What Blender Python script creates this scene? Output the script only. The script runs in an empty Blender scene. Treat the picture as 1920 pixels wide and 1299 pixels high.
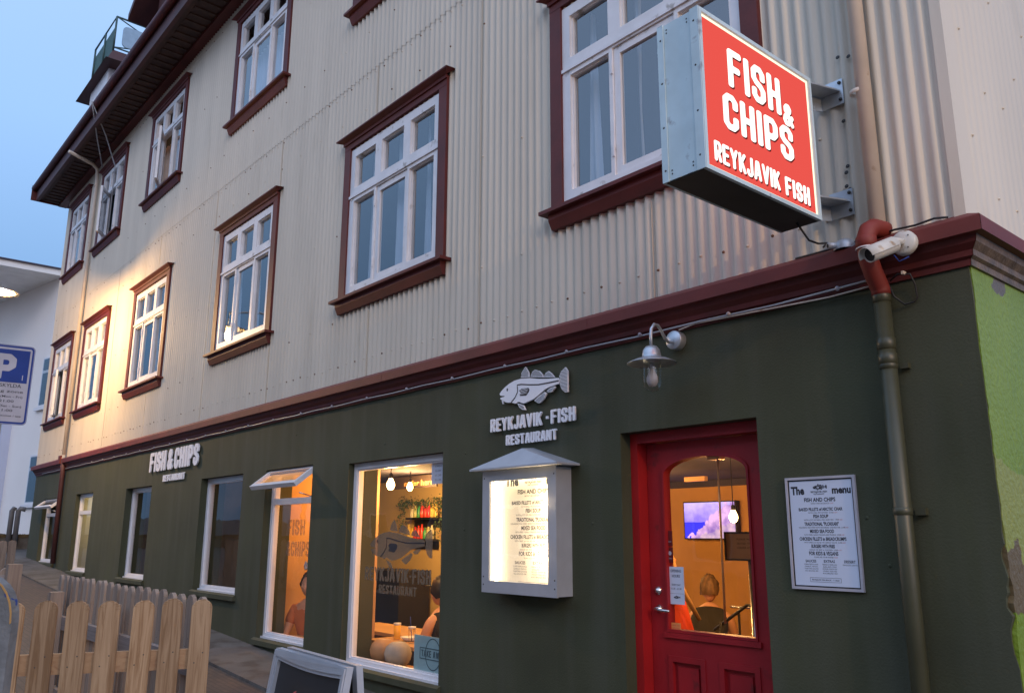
import bpy, bmesh, math, random
import numpy as np
from mathutils import Vector, Matrix
from mathutils.geometry import tessellate_polygon
random.seed(7)
SC = bpy.context.scene
COL = SC.collection
PI = math.pi
# ---------------------------------------------------------------- camera
CF, CP, CY, CR = 1559.6, math.radians(12.799), math.radians(49.534), math.radians(.155)
CPOS = Vector((0, -3.711, 1.6))
FW = Vector((-math.sin(CY)*math.cos(CP), math.cos(CY)*math.cos(CP), math.sin(CP)))
R0 = Vector((math.cos(CY), math.sin(CY), 0)); U0 = R0.cross(FW)
RT = R0*math.cos(CR)+U0*math.sin(CR); UP = U0*math.cos(CR)-R0*math.sin(CR)
cd = bpy.data.cameras.new('camera'); cam = bpy.data.objects.new('camera', cd); COL.objects.link(cam)
cam.matrix_world = Matrix(((RT.x, UP.x, -FW.x, CPOS.x), (RT.y, UP.y, -FW.y, CPOS.y), (RT.z, UP.z, -FW.z, CPOS.z), (0, 0, 0, 1)))
cd.sensor_width = 36; cd.lens = CF/1920*36; cd.clip_end = 2000; cd.clip_start = .05
SC.camera = cam
# ---------------------------------------------------------------- sky
W = bpy.data.worlds.new('World'); SC.world = W; W.use_nodes = True
nt = W.node_tree; N = nt.nodes; L = nt.links
bg = N['Background']
tc = N.new('ShaderNodeTexCoord'); sep = N.new('ShaderNodeSeparateXYZ'); L.new(tc.outputs['Generated'], sep.inputs[0])
def ramp(nodes, pts):
    r = nodes.new('ShaderNodeValToRGB'); e = r.color_ramp.elements
    while len(e) < len(pts): e.new(.5)
    for q, (p, c) in zip(e, pts): q.position = p; q.color = (*c, 1)
    return r
r1 = ramp(N, [(0, (.11, .22, .40)), (.2, (.165, .315, .56)), (.42, (.29, .48, .80)), (1, (.50, .66, .96))])
r2 = ramp(N, [(0, (.68, .74, .95)), (.3, (.80, .94, 1.30)), (1, (.56, .76, 1.15))])
L.new(sep.outputs['Z'], r1.inputs[0]); L.new(sep.outputs['Z'], r2.inputs[0])
dot = N.new('ShaderNodeVectorMath'); dot.operation = 'DOT_PRODUCT'; L.new(tc.outputs['Generated'], dot.inputs[0]); dot.inputs[1].default_value = (.75, -.66, 0)
mr = N.new('ShaderNodeMapRange'); mr.interpolation_type = 'SMOOTHSTEP'; L.new(dot.outputs['Value'], mr.inputs[0]); mr.inputs[1].default_value = -.25; mr.inputs[2].default_value = .8
mx = N.new('ShaderNodeMix'); mx.data_type = 'RGBA'; L.new(mr.outputs[0], mx.inputs[0]); L.new(r1.outputs[0], mx.inputs[6]); L.new(r2.outputs[0], mx.inputs[7])
nz = N.new('ShaderNodeTexNoise'); nz.inputs['Scale'].default_value = 1.6; L.new(tc.outputs['Generated'], nz.inputs[0])
mr2 = N.new('ShaderNodeMapRange'); L.new(nz.outputs[0], mr2.inputs[0]); mr2.inputs[3].default_value = .84; mr2.inputs[4].default_value = 1.12
vm = N.new('ShaderNodeVectorMath'); vm.operation = 'SCALE'; L.new(mx.outputs[2], vm.inputs[0]); L.new(mr2.outputs[0], vm.inputs['Scale'])
L.new(vm.outputs[0], bg.inputs[0]); bg.inputs[1].default_value = 1.0
sd = bpy.data.lights.new('dusk_sun', 'SUN'); sd.energy = .34; sd.angle = math.radians(22); sd.color = (1, .78, .62)
so = bpy.data.objects.new('dusk_sun', sd); COL.objects.link(so)
so.rotation_euler = Vector((-.80, .42, -.44)).to_track_quat('-Z', 'Y').to_euler()
SC.view_settings.view_transform = 'Standard'; SC.view_settings.look = 'None'; SC.view_settings.exposure = .47; SC.view_settings.gamma = 1
SC.cycles.max_bounces = 6; SC.cycles.transparent_max_bounces = 16

# ---------------------------------------------------------------- helpers
def ray(u, v): return FW + RT*((u-960)/CF) + UP*((649.5-v)/CF)
def onY(u, v, Y=0.0):
    d = ray(u, v); t = (Y-CPOS.y)/d.y; return CPOS+d*t
def gz(x): return -.058*max(-40, min(6, x))

def mat(name, col, rough=.6, metal=0, var=.12, scale=6, bump=0, bscale=40, emit=None, es=0, stretch=(1, 1, 1), var2=0, scale2=1, dirt=None, coat=0, dstretch=None):
    m = bpy.data.materials.new(name); m.use_nodes = True
    n = m.node_tree.nodes; l = m.node_tree.links; b = n['Principled BSDF']
    b.inputs['Roughness'].default_value = rough; b.inputs['Metallic'].default_value = metal
    if coat: b.inputs['Coat Weight'].default_value = coat; b.inputs['Coat Roughness'].default_value = .15
    t = n.new('ShaderNodeTexCoord'); mp = n.new('ShaderNodeMapping'); mp.inputs['Scale'].default_value = stretch
    l.new(t.outputs['Object'], mp.inputs[0])
    x = n.new('ShaderNodeTexNoise'); x.inputs['Scale'].default_value = scale; x.inputs['Detail'].default_value = 5; l.new(mp.outputs[0], x.inputs[0])
    r = ramp(n, [(.3, tuple(c*(1-var) for c in col)), (.7, tuple(min(1, c*(1+var)) for c in col))]); l.new(x.outputs[0], r.inputs[0])
    out = r.outputs[0]
    if dirt:
        x2 = n.new('ShaderNodeTexNoise'); x2.inputs['Scale'].default_value = dirt[1]; x2.inputs['Detail'].default_value = 6
        if dstretch: mp2 = n.new('ShaderNodeMapping'); mp2.inputs['Scale'].default_value = dstretch; l.new(t.outputs['Object'], mp2.inputs[0]); l.new(mp2.outputs[0], x2.inputs[0])
        else: l.new(mp.outputs[0], x2.inputs[0])
        rr = ramp(n, [(dirt[2], (0, 0, 0)), (dirt[3], (1, 1, 1))]); l.new(x2.outputs[0], rr.inputs[0])
        mm = n.new('ShaderNodeMix'); mm.data_type = 'RGBA'; l.new(rr.outputs[0], mm.inputs[0]); l.new(out, mm.inputs[6]); mm.inputs[7].default_value = (*dirt[0], 1); out = mm.outputs[2]
    l.new(out, b.inputs['Base Color'])
    if bump:
        x3 = n.new('ShaderNodeTexNoise'); x3.inputs['Scale'].default_value = bscale; x3.inputs['Detail'].default_value = 6; l.new(mp.outputs[0], x3.inputs[0])
        bp = n.new('ShaderNodeBump'); bp.inputs['Strength'].default_value = bump; bp.inputs['Distance'].default_value = .01; l.new(x3.outputs[0], bp.inputs['Height']); l.new(bp.outputs[0], b.inputs['Normal'])
    if emit:
        b.inputs['Emission Color'].default_value = (*emit, 1); b.inputs['Emission Strength'].default_value = es
    return m

def glass(name, ior=1.5, tint=(1, 1, 1), rough=0.0):
    m = bpy.data.materials.new(name); m.use_nodes = True
    n = m.node_tree.nodes; l = m.node_tree.links; n.remove(n['Principled BSDF'])
    o = n['Material Output']; ge = n.new('ShaderNodeNewGeometry'); dp = n.new('ShaderNodeVectorMath'); dp.operation = 'DOT_PRODUCT'; l.new(ge.outputs['Incoming'], dp.inputs[0]); l.new(ge.outputs['Normal'], dp.inputs[1])
    def mm(op, x, y):
        q = n.new('ShaderNodeMath'); q.operation = op
        for i, k in enumerate((x, y)):
            if isinstance(k, (int, float)): q.inputs[i].default_value = k
            elif k is not None: l.new(k, q.inputs[i])
        return q.outputs[0]
    F0 = 2*((ior-1)/(ior+1))**2
    fac = mm('ADD', F0, mm('MULTIPLY', 1-F0, mm('POWER', mm('SUBTRACT', 1, mm('ABSOLUTE', dp.outputs['Value'], None)), 4.2)))
    a = n.new('ShaderNodeBsdfTransparent'); a.inputs[0].default_value = (*tint, 1)
    g = n.new('ShaderNodeBsdfGlossy'); g.inputs['Roughness'].default_value = rough
    nn = n.new('ShaderNodeTexNoise'); nn.inputs['Scale'].default_value = 2.5
    t = n.new('ShaderNodeTexCoord'); l.new(t.outputs['Object'], nn.inputs[0])
    bp = n.new('ShaderNodeBump'); bp.inputs['Strength'].default_value = .04; bp.inputs['Distance'].default_value = .05; l.new(nn.outputs[0], bp.inputs['Height']); l.new(bp.outputs[0], g.inputs['Normal'])
    x = n.new('ShaderNodeMixShader'); l.new(fac, x.inputs[0]); l.new(a.outputs[0], x.inputs[1]); l.new(g.outputs[0], x.inputs[2]); l.new(x.outputs[0], o.inputs[0])
    return m

def wood(name, c1, c2, scale=1.0, rough=.65, axis='Z'):
    m = bpy.data.materials.new(name); m.use_nodes = True
    n = m.node_tree.nodes; l = m.node_tree.links; b = n['Principled BSDF']; b.inputs['Roughness'].default_value = rough
    t = n.new('ShaderNodeTexCoord'); oi = n.new('ShaderNodeObjectInfo'); ad = n.new('ShaderNodeVectorMath'); ad.operation = 'ADD'
    sc_ = n.new('ShaderNodeVectorMath'); sc_.operation = 'SCALE'; sc_.inputs['Scale'].default_value = 1
    cb = n.new('ShaderNodeCombineXYZ')
    for i in range(3):
        ml = n.new('ShaderNodeMath'); ml.operation = 'MULTIPLY'; ml.inputs[1].default_value = 7.3+i*3.1; l.new(oi.outputs['Random'], ml.inputs[0]); l.new(ml.outputs[0], cb.inputs[i])
    l.new(t.outputs['Object'], ad.inputs[0]); l.new(cb.outputs[0], ad.inputs[1])
    mp = n.new('ShaderNodeMapping'); s = {'Z': (1, 1, .12), 'X': (.12, 1, 1), 'Y': (1, .12, 1)}[axis]; mp.inputs['Scale'].default_value = s; l.new(ad.outputs[0], mp.inputs[0])
    w = n.new('ShaderNodeTexNoise'); w.inputs['Scale'].default_value = 34*scale; w.inputs['Detail'].default_value = 7; w.inputs['Distortion'].default_value = 1.2; w.inputs['Roughness'].default_value = .6
    mp.inputs['Scale'].default_value = tuple(k if k > .5 else .045 for k in s)
    l.new(mp.outputs[0], w.inputs[0])
    w2 = n.new('ShaderNodeTexNoise'); w2.inputs['Scale'].default_value = 7; w2.inputs['Detail'].default_value = 3; mp3 = n.new('ShaderNodeMapping'); mp3.inputs['Scale'].default_value = tuple(k if k > .5 else .25 for k in s); l.new(ad.outputs[0], mp3.inputs[0]); l.new(mp3.outputs[0], w2.inputs[0])
    av = n.new('ShaderNodeMath'); av.operation = 'MULTIPLY_ADD'; l.new(w2.outputs[0], av.inputs[0]); av.inputs[1].default_value = .55; l.new(w.outputs[0], av.inputs[2])
    r = ramp(n, [(.62, c2), (.76, tuple(.55*a+.45*d for a, d in zip(c1, c2))), (.92, c1)]); l.new(av.outputs[0], r.inputs[0])
    vo = n.new('ShaderNodeTexVoronoi'); vo.inputs['Scale'].default_value = 5.5; mp4 = n.new('ShaderNodeMapping'); mp4.inputs['Scale'].default_value = tuple(k if k > .5 else .45 for k in s); l.new(ad.outputs[0], mp4.inputs[0]); l.new(mp4.outputs[0], vo.inputs[0])
    kr = ramp(n, [(.055, tuple(c*.45 for c in c2)), (.10, (1, 1, 1))]); l.new(vo.outputs['Distance'], kr.inputs[0])
    mk = n.new('ShaderNodeMix'); mk.data_type = 'RGBA'; mk.blend_type = 'MULTIPLY'; mk.inputs[0].default_value = .75; l.new(r.outputs[0], mk.inputs[6]); l.new(kr.outputs[0], mk.inputs[7]); r = mk
    class _R: outputs = [mk.outputs[2]]
    r = _R
    hs = n.new('ShaderNodeHueSaturation'); mr_ = n.new('ShaderNodeMapRange'); mr_.inputs[3].default_value = .8; mr_.inputs[4].default_value = 1.2; l.new(oi.outputs['Random'], mr_.inputs[0]); l.new(mr_.outputs[0], hs.inputs['Value']); l.new(r.outputs[0], hs.inputs['Color'])
    l.new(hs.outputs[0], b.inputs['Base Color'])
    bp = n.new('ShaderNodeBump'); bp.inputs['Strength'].default_value = .25; bp.inputs['Distance'].default_value = .004; l.new(w.outputs[0], bp.inputs['Height']); l.new(bp.outputs[0], b.inputs['Normal'])
    return m

def emitter(name, col, st):
    m = bpy.data.materials.new(name); m.use_nodes = True
    n = m.node_tree.nodes; l = m.node_tree.links; n.remove(n['Principled BSDF']); e = n.new('ShaderNodeEmission'); e.inputs[0].default_value = (*col, 1); e.inputs[1].default_value = st; l.new(e.outputs[0], n['Material Output'].inputs[0]); return m

def glow(name, col, st):
    m = emitter(name, col, st); n = m.node_tree.nodes; l = m.node_tree.links; e = n['Emission']; t = n.new('ShaderNodeBsdfTransparent'); a = n.new('ShaderNodeAddShader')
    l.new(e.outputs[0], a.inputs[0]); l.new(t.outputs[0], a.inputs[1]); l.new(a.outputs[0], n['Material Output'].inputs[0]); return m
M = dict(rust=mat('rusty_screw', (.16, .085, .05), .8, 0, .3, 20),
    siding=mat('siding_paint', (.58, .525, .435), .55, 0, .07, 1.2, .1, 60, dirt=((.40, .35, .27), 2.2, .60, .85), stretch=(2.5, 1, .30)),
    trim=mat('oxblood_paint', (.095, .010, .007), .58, 0, .22, 5, .12, 50),
    fascia=mat('fascia_paint', (.135, .020, .015), .62, 0, .2, 3, .12, 40),
    white=mat('window_white', (.70, .70, .72), .42, 0, .07, 6, .08, 70, dirt=((.38, .36, .34), 9, .63, .72)),
    pvc=mat('white_pvc', (.74, .74, .77), .3, 0, .03, 4),
    green=mat('green_render', (.047, .052, .025), .8, 0, .20, 1.6, .2, 90, dirt=((.062, .066, .042), 2.2, .44, .78), dstretch=(3.2, 1, .30)),
    greenpipe=mat('green_pipe', (.052, .052, .028), .42, 0, .12, 5),
    dark=mat('dark_recess', (.02, .02, .02), .8),
    red=mat('red_door', (.31, .009, .014), .5, 0, .15, 4, .12, 45, dirt=((.12, .012, .012), 9, .62, .75)),
    redjamb=mat('red_jamb', (.36, .012, .014), .4, 0, .12, 4, .08, 60),
    glass=glass('window_glass', 2.05, (.80, .85, .9)), gglass=glass('shop_glass', 1.42, (.96, .96, .96)),
    galv=mat('galvanised', (.50, .55, .60), .38, .7, .12, 9, .05, 30), steel=mat('steel', (.6, .6, .6), .25, .95, .05, 5),
    cabinet=mat('sign_cabinet', (.50, .62, .66), .45, .1, .1, 7, dirt=((.25, .27, .3), 14, .62, .72)),
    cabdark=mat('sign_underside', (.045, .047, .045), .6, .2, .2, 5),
    lettering=mat('white_letters', (.86, .85, .88), .45, 0, .03, 5), black=mat('black', (.012, .012, .014), .5, 0, .1, 4),
    paper=mat('paper', (.60, .66, .80), .6, 0, .02, 3), ink=mat('ink', (.02, .02, .03), .6), redink=mat('red_ink', (.55, .10, .08), .6),
    alu=mat('grey_alu', (.46, .48, .52), .4, .35, .06, 8), creampipe=mat('cream_pipe', (.60, .52, .44), .5, 0, .1, 4, dirt=((.3, .16, .07), 9, .66, .75)),
    camwhite=mat('camera_white', (.55, .54, .50), .45, 0, .08, 8, dirt=((.3, .2, .12), 22, .6, .72)),
    pine=wood('pine', (.42, .275, .155), (.23, .125, .055), 1.6), pinegrey=wood('weathered_pine', (.33, .255, .20), (.21, .155, .12)),
    pineend=mat('pine_top', (.55, .50, .45), .7, 0, .1, 20),
    curtain=mat('curtain', (.62, .66, .72), .9, 0, .1, 3, stretch=(6, 6, .5)), curtwarm=mat('curtain_warm', (.62, .42, .30), .9, 0, .1, 3, stretch=(6, 6, .5)),
    roomdark=mat('room_dark', (.10, .11, .13), .9), roomwarm=mat('room_orange', (.52, .30, .12), .9, 0, .2, 1.5), roomyel=mat('room_yellow', (.62, .44, .18), .9, 0, .12, 1.5),
    roombrown=mat('room_brown', (.46, .28, .17), .75, 0, .15, 2), ceildark=mat('ceiling_dark', (.06, .05, .07), .9), floor=mat('floor', (.16, .10, .06), .6),
    soffit=mat('soffit', (.060, .030, .024), .75, 0, .3, 6), roofm=mat('roof_red', (.07, .022, .022), .6, 0, .2, 3),
    rail=mat('rail_green', (.05, .09, .085), .5, .3), railpanel=mat('rail_panel', (.022, .075, .058), .6), railglass=mat('rail_glass', (.30, .42, .52), .25),
    wb=mat('white_render', (.84, .82, .80), .8, 0, .05, .4, .1, 20), wbblue=mat('pale_blue', (.50, .56, .72), .8, 0, .04, .5), stripe=mat('soffit_board', (.86, .86, .84), .8, 0, .06, 3),
    concrete=mat('concrete', (.10, .098, .095), .9, 0, .25, 2, .5, 60, dirt=((.055, .05, .045), 4, .45, .65)), hedge=mat('hedge_brown', (.075, .055, .025), .9, 0, .4, 12),
    skin=mat('skin', (.55, .30, .20), .5), hair=mat('hair_blond', (.13, .075, .035), .7, 0, .6, 30, stretch=(1, 1, .3)), hairdark=mat('hair_dark', (.03, .02, .015), .7, 0, .2, 30),
    vest=mat('black_vest', (.015, .015, .015), .85), orangecloth=mat('orange_cloth', (.50, .15, .05), .85), redcloth=mat('red_cloth', (.55, .05, .015), .8, 0, .2, 4),
    leaf=mat('leaf', (.05, .10, .03), .6, 0, .4, 20), bluesign=mat('sign_blue', (.012, .04, .22), .8), signwhite=mat('sign_white', (.42, .41, .46), .8),
    signred=emitter('sign_red_acrylic', (.66, .075, .060), .93), signglow=emitter('sign_white_acrylic', (1, .97, .90), 1.1), signedge=emitter('sign_edge', (1, .86, .62), 1.1),
    bulb=glow('bulb', (1, .62, .22), 9), warmlamp=glow('lamp_glow', (1, .74, .40), 9), tube=glow('tube', (1, .80, .48), 3.5),
    barbulb=emitter('bar_bulb', (1, .42, .10), 5),
)

class MB:
    def __init__(s): s.v = []; s.f = []; s.mi = []; s.mats = []; s.cur = 0; s.sm = []; s.smooth = False
    def m(s, k):
        k = M[k] if isinstance(k, str) else k
        if k not in s.mats: s.mats.append(k)
        s.cur = s.mats.index(k); return s
    def add(s, vs, fs):
        o = len(s.v); s.v += [tuple(p) for p in vs]; s.f += [tuple(i+o for i in f) for f in fs]; s.mi += [s.cur]*len(fs); s.sm += [s.smooth]*len(fs); return s
    def box(s, x0, x1, y0, y1, z0, z1):
        v = [(x, y, z) for z in (z0, z1) for y in (y0, y1) for x in (x0, x1)]
        return s.add(v, [(0, 2, 3, 1), (4, 5, 7, 6), (0, 1, 5, 4), (2, 6, 7, 3), (0, 4, 6, 2), (1, 3, 7, 5)])
    def loops(s, loops, fr, d0, d1, back=True):
        """solid from 2-D loops (first outer, rest holes), fr(a,b,d)->xyz"""
        al = [p for l in loops for p in l]; n = len(al)
        tr = tessellate_polygon([[Vector((p[0], p[1], 0)) for p in l] for l in loops])
        v = [fr(p[0], p[1], d0) for p in al]+[fr(p[0], p[1], d1) for p in al]
        f = [tuple(t) for t in tr]
        if back: f += [tuple(i+n for i in reversed(t)) for t in tr]
        o = 0
        for l in loops:
            k = len(l)
            for i in range(k): j = (i+1) % k; f.append((o+i, o+j, o+j+n, o+i+n))
            o += k
        return s.add(v, f)
    def xz(s, loops, y0, y1, back=True): return s.loops(loops, lambda a, b, d: (a, d, b), y0, y1, back)
    def yz(s, loops, x0, x1): return s.loops(loops, lambda a, b, d: (d, a, b), x0, x1)
    def xy(s, loops, z0, z1): return s.loops(loops, lambda a, b, d: (a, b, d), z0, z1)
    def ring(s, x0, x1, z0, z1, w, y0, y1):
        return s.xz([[(x0, z0), (x1, z0), (x1, z1), (x0, z1)], [(x0+w, z0+w), (x1-w, z0+w), (x1-w, z1-w), (x0+w, z1-w)]], y0, y1)
    def tube(s, pts, r, n=10, cap=True):
        pts = [Vector(p) for p in pts]; rr = r if isinstance(r, (list, tuple)) else [r]*len(pts)
        v = []; prev = None
        for i, p in enumerate(pts):
            t = (pts[min(i+1, len(pts)-1)]-pts[max(i-1, 0)]).normalized()
            if prev is None:
                a = t.cross(Vector((0, 0, 1)));
                if a.length < .05: a = t.cross(Vector((1, 0, 0)))
                a.normalize()
            else:
                a = prev-t*prev.dot(t); a.normalize()
            prev = a; b = t.cross(a)
            v += [p+(a*math.cos(2*PI*k/n)+b*math.sin(2*PI*k/n))*rr[i] for k in range(n)]
        f = [(i*n+k, i*n+(k+1) % n, (i+1)*n+(k+1) % n, (i+1)*n+k) for i in range(len(pts)-1) for k in range(n)]
        if cap: f += [tuple(range(n-1, -1, -1)), tuple(range((len(pts)-1)*n, len(pts)*n))]
        sm = s.smooth; s.smooth = True; s.add(v, f); s.smooth = sm; return s
    def lathe(s, prof, c=(0, 0, 0), n=24, ax=None):
        """prof list of (r,h) along axis ax (default z)"""
        ax = Vector(ax or (0, 0, 1)).normalized(); a = ax.cross(Vector((1, 0, 0)));
        if a.length < .1: a = ax.cross(Vector((0, 1, 0)))
        a.normalize(); b = ax.cross(a); c = Vector(c)
        v = [c+ax*h+(a*math.cos(2*PI*k/n)+b*math.sin(2*PI*k/n))*max(r, 1e-4) for r, h in prof for k in range(n)]
        f = [(i*n+k, i*n+(k+1) % n, (i+1)*n+(k+1) % n, (i+1)*n+k) for i in range(len(prof)-1) for k in range(n)]
        sm = s.smooth; s.smooth = True; s.add(v, f); s.smooth = sm; return s
    def build(s, name, parent=None, origin=None, auto=True):
        me = bpy.data.meshes.new(name)
        org = Vector(origin) if origin is not None else (WL(parent) if parent else Vector((0, 0, 0)))
        me.from_pydata([Vector(p)-org for p in s.v], [], s.f)
        for k in s.mats: me.materials.append(k)
        me.polygons.foreach_set('material_index', s.mi); me.polygons.foreach_set('use_smooth', s.sm)
        bm = bmesh.new(); bm.from_mesh(me); bmesh.ops.recalc_face_normals(bm, faces=bm.faces); bm.to_mesh(me); bm.free()
        me.update(); o = bpy.data.objects.new(name, me); COL.objects.link(o)
        if parent: o.parent = parent; o.location = org-WL(parent)
        else: o.location = org
        return o
def WL(o):
    v = Vector(o.location)
    while o.parent: o = o.parent; v += Vector(o.location)
    return v
def thing(name, label, cat, loc=(0, 0, 0), group=None):
    o = bpy.data.objects.new(name, None); COL.objects.link(o); o.location = loc; o.empty_display_size = .2
    return tag(o, label, cat, group)
def tag(o, label=None, cat=None, group=None, kind=None):
    if label: o['label'] = label
    if cat: o['category'] = cat
    if group: o['group'] = group
    if kind: o['kind'] = kind
    return o
def copy_tree(o, parent=None):
    c = o.copy(); COL.objects.link(c); c.parent = parent
    for ch in list(o.children): copy_tree(ch, c)
    return c
def light(name, loc, energy, col, size=.05, parent=None):
    d = bpy.data.lights.new(name, 'POINT'); d.energy = energy; d.color = col; d.shadow_soft_size = size
    o = bpy.data.objects.new(name, d); COL.objects.link(o)
    if parent: o.parent = parent; o.location = Vector(loc)-WL(parent)
    else: o.location = loc
    return o

# ---- block letters: strokes thickened to outlines by a signed distance field and marching squares
A_ = {
 'F': (.95, [[(0, 0), (0, 1), (1, 1)], [(0, .5), (.8, .5)]]), 'I': (0, [[(0, 0), (0, 1)]]),
 'S': (1, [[(1, .74), (1, .88), (.72, 1), (.28, 1), (0, .88), (0, .66), (.28, .54), (.72, .46), (1, .34), (1, .12), (.72, 0), (.28, 0), (0, .12), (0, .26)]]),
 'H': (1, [[(0, 0), (0, 1)], [(1, 0), (1, 1)], [(0, .5), (1, .5)]]),
 'C': (1, [[(1, .72), (1, .88), (.72, 1), (.28, 1), (0, .88), (0, .12), (.28, 0), (.72, 0), (1, .12), (1, .28)]]),
 'P': (1, [[(0, 0), (0, 1), (.7, 1), (1, .86), (1, .57), (.7, .43), (0, .43)]]),
 'R': (1, [[(0, 0), (0, 1), (.7, 1), (1, .88), (1, .6), (.7, .46), (0, .46)], [(.55, .46), (1, 0)]]),
 'E': (.9, [[(1, 1), (0, 1), (0, 0), (1, 0)], [(0, .5), (.85, .5)]]),
 'Y': (1.15, [[(0, 1), (.5, .48), (1, 1)], [(.5, .5), (.5, 0)]]),
 'K': (1.05, [[(0, 0), (0, 1)], [(1, 1), (.1, .44)], [(.35, .58), (1, 0)]]),
 'J': (.9, [[(1, 1), (1, .12), (.7, 0), (.3, 0), (0, .12), (0, .24)]]),
 'A': (1.2, [[(0, 0), (.36, 1), (.64, 1), (1, 0)], [(.15, .28), (.85, .28)]]), 'V': (1.2, [[(0, 1), (.5, 0), (1, 1)]]),
 'U': (1, [[(0, 1), (0, .12), (.28, 0), (.72, 0), (1, .12), (1, 1)]]), 'T': (1.1, [[(0, 1), (1, 1)], [(.5, 1), (.5, 0)]]),
 'N': (1.1, [[(0, 0), (0, 1), (1, 0), (1, 1)]]), 'D': (1, [[(0, 0), (0, 1), (.6, 1), (1, .8), (1, .2), (.6, 0), (0, 0)]]),
 'O': (1, [[(.28, 0), (0, .12), (0, .88), (.28, 1), (.72, 1), (1, .88), (1, .12), (.72, 0), (.28, 0)]]), 'W': (1.7, [[(0, 1), (.25, 0), (.5, .9), (.75, 0), (1, 1)]]),
 '&': (1.25, [[(1, .0), (.18, .72), (.18, .88), (.36, 1), (.58, 1), (.74, .86), (.7, .72), (.1, .36), (.02, .16), (.2, 0), (.5, 0), (1, .42)]]),
 '.': (.05, [[(0, .48), (.01, .48)]]),
}
_G = {}
def glyph(ch, wd, r, N_=34):
    """loops for a glyph of cap height 1, centre-line width wd, half stroke r; returns (advance, loops)"""
    key = (ch, wd, r)
    if key in _G: return _G[key]
    wf, st = A_[ch]; w = wd*wf; h = 1/N_
    segs = []
    for pl in st:
        p = [(r+a*w, r+b*(1-2*r)) for a, b in pl]
        for i in range(len(p)-1): segs.append((p[i], p[i+1], i == 0, i == len(p)-2))
    nx = int((w+2*r)/h)+8; ny = N_+8
    X, Y = np.meshgrid((np.arange(nx)-4+.37)*h, (np.arange(ny)-4+.37)*h)
    D = np.full_like(X, 9.)
    rc = r*.6
    for a, b, e0, e1 in segs:
        dx, dy = b[0]-a[0], b[1]-a[1]; Ln = math.hypot(dx, dy) or 1e-6; ux, uy = dx/Ln, dy/Ln
        t = (X-a[0])*ux+(Y-a[1])*uy; q = -(X-a[0])*uy+(Y-a[1])*ux
        d = np.hypot(t-np.clip(t, 0, Ln), q)-r; D = np.minimum(D, d)
        # squared-off box ends
        lo = -r*.95 if e0 else 0; hi = Ln+(r*.95 if e1 else 0)
        if ch in 'AVKYNRW&' : lo = -r*.6 if e0 else 0; hi = Ln+(r*.6 if e1 else 0)
        m_ = (lo+hi)/2; hl = (hi-lo)/2
        ax = np.abs(t-m_)-(hl-rc); ay = np.abs(q)-(r-rc)
        d = np.hypot(np.maximum(ax, 0), np.maximum(ay, 0))+np.minimum(np.maximum(ax, ay), 0)-rc
        D = np.minimum(D, d)
    seg = {}
    def ip(i0, j0, i1, j1):
        a, b = D[j0, i0], D[j1, i1]; t = a/(a-b)
        return (X[j0, i0]+(X[j1, i1]-X[j0, i0])*t, Y[j0, i0]+(Y[j1, i1]-Y[j0, i0])*t)
    for j in range(ny-1):
        for i in range(nx-1):
            c = [(i, j), (i+1, j), (i+1, j+1), (i, j+1)]; ins = [D[y, x] < 0 for x, y in c]
            k = sum(ins)
            if k in (0, 4): continue
            ed = []
            for e in range(4):
                a, b = c[e], c[(e+1) % 4]
                if ins[e] != ins[(e+1) % 4]: ed.append((e, tuple(sorted((a, b))), ins[e]))
            outs = [x for x in ed if x[2]]; ens = [x for x in ed if not x[2]]
            if len(outs) == 1: seg[outs[0][1]] = ens[0][1]
            else:
                for o_ in outs: seg[o_[1]] = [x for x in ens if x[0] == (o_[0]+3) % 4][0][1]
    loops = []
    while seg:
        k0, nx_ = seg.popitem(); lp = [k0]
        while nx_ != k0: lp.append(nx_); nx_ = seg.pop(nx_, k0)
        pts = [ip(*k[0], *k[1]) for k in lp]
        # drop near-collinear points
        out = []
        for i, p in enumerate(pts):
            a, b = pts[i-1], pts[(i+1) % len(pts)]
            if abs((p[0]-a[0])*(b[1]-p[1])-(p[1]-a[1])*(b[0]-p[0])) > h*h*.03 or i % 6 == 0: out.append(p)
        loops.append(out)
    def area(l): return sum(l[i-1][0]*l[i][1]-l[i][0]*l[i-1][1] for i in range(len(l)))/2
    outer = [l for l in loops if abs(area(l)) > 1e-5]
    outer.sort(key=lambda l: -abs(area(l)))
    _G[key] = (w+2*r, outer); return _G[key]
def block_text(mb, s, frame, h, wd=.28, r=.085, gap=.07, d0=0, d1=.02, fit=None, align=0, space=.3, back=True):
    """frame(a,b,d)->xyz ; a along the line, b up. fit = total width"""
    adv = []; x = 0
    for ch in s:
        if ch == ' ': adv.append((None, x)); x += space; continue
        w, l = glyph(ch, wd, r); adv.append((l, x)); x += w+gap
    tot = x-gap; sx = h if fit is None else fit/tot
    off = -tot*sx*align
    for l, x0 in adv:
        if l: mb.loops([[(off+(x0+p[0])*sx, p[1]*h) for p in q] for q in l], frame, d0, d1, back)
    return tot*sx
_T = {}
def font_mesh(s, bold=0):
    if (s, bold) in _T: return _T[(s, bold)]
    c = bpy.data.curves.new('t', 'FONT'); c.body = s; c.size = 1; c.offset = bold; c.resolution_u = 2
    o = bpy.data.objects.new('t', c); COL.objects.link(o); dg = bpy.context.evaluated_depsgraph_get(); dg.update()
    e = o.evaluated_get(dg); me = e.to_mesh(); v = [(p.co.x, p.co.y) for p in me.vertices]; f = [tuple(p.vertices) for p in me.polygons]
    e.to_mesh_clear(); bpy.data.objects.remove(o); bpy.data.curves.remove(c)
    xs = [p[0] for p in v] or [0]; mn, mx_ = min(xs), max(xs)
    _T[(s, bold)] = ([((a-mn), b) for a, b in v], f, mx_-mn); return _T[(s, bold)]
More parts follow.
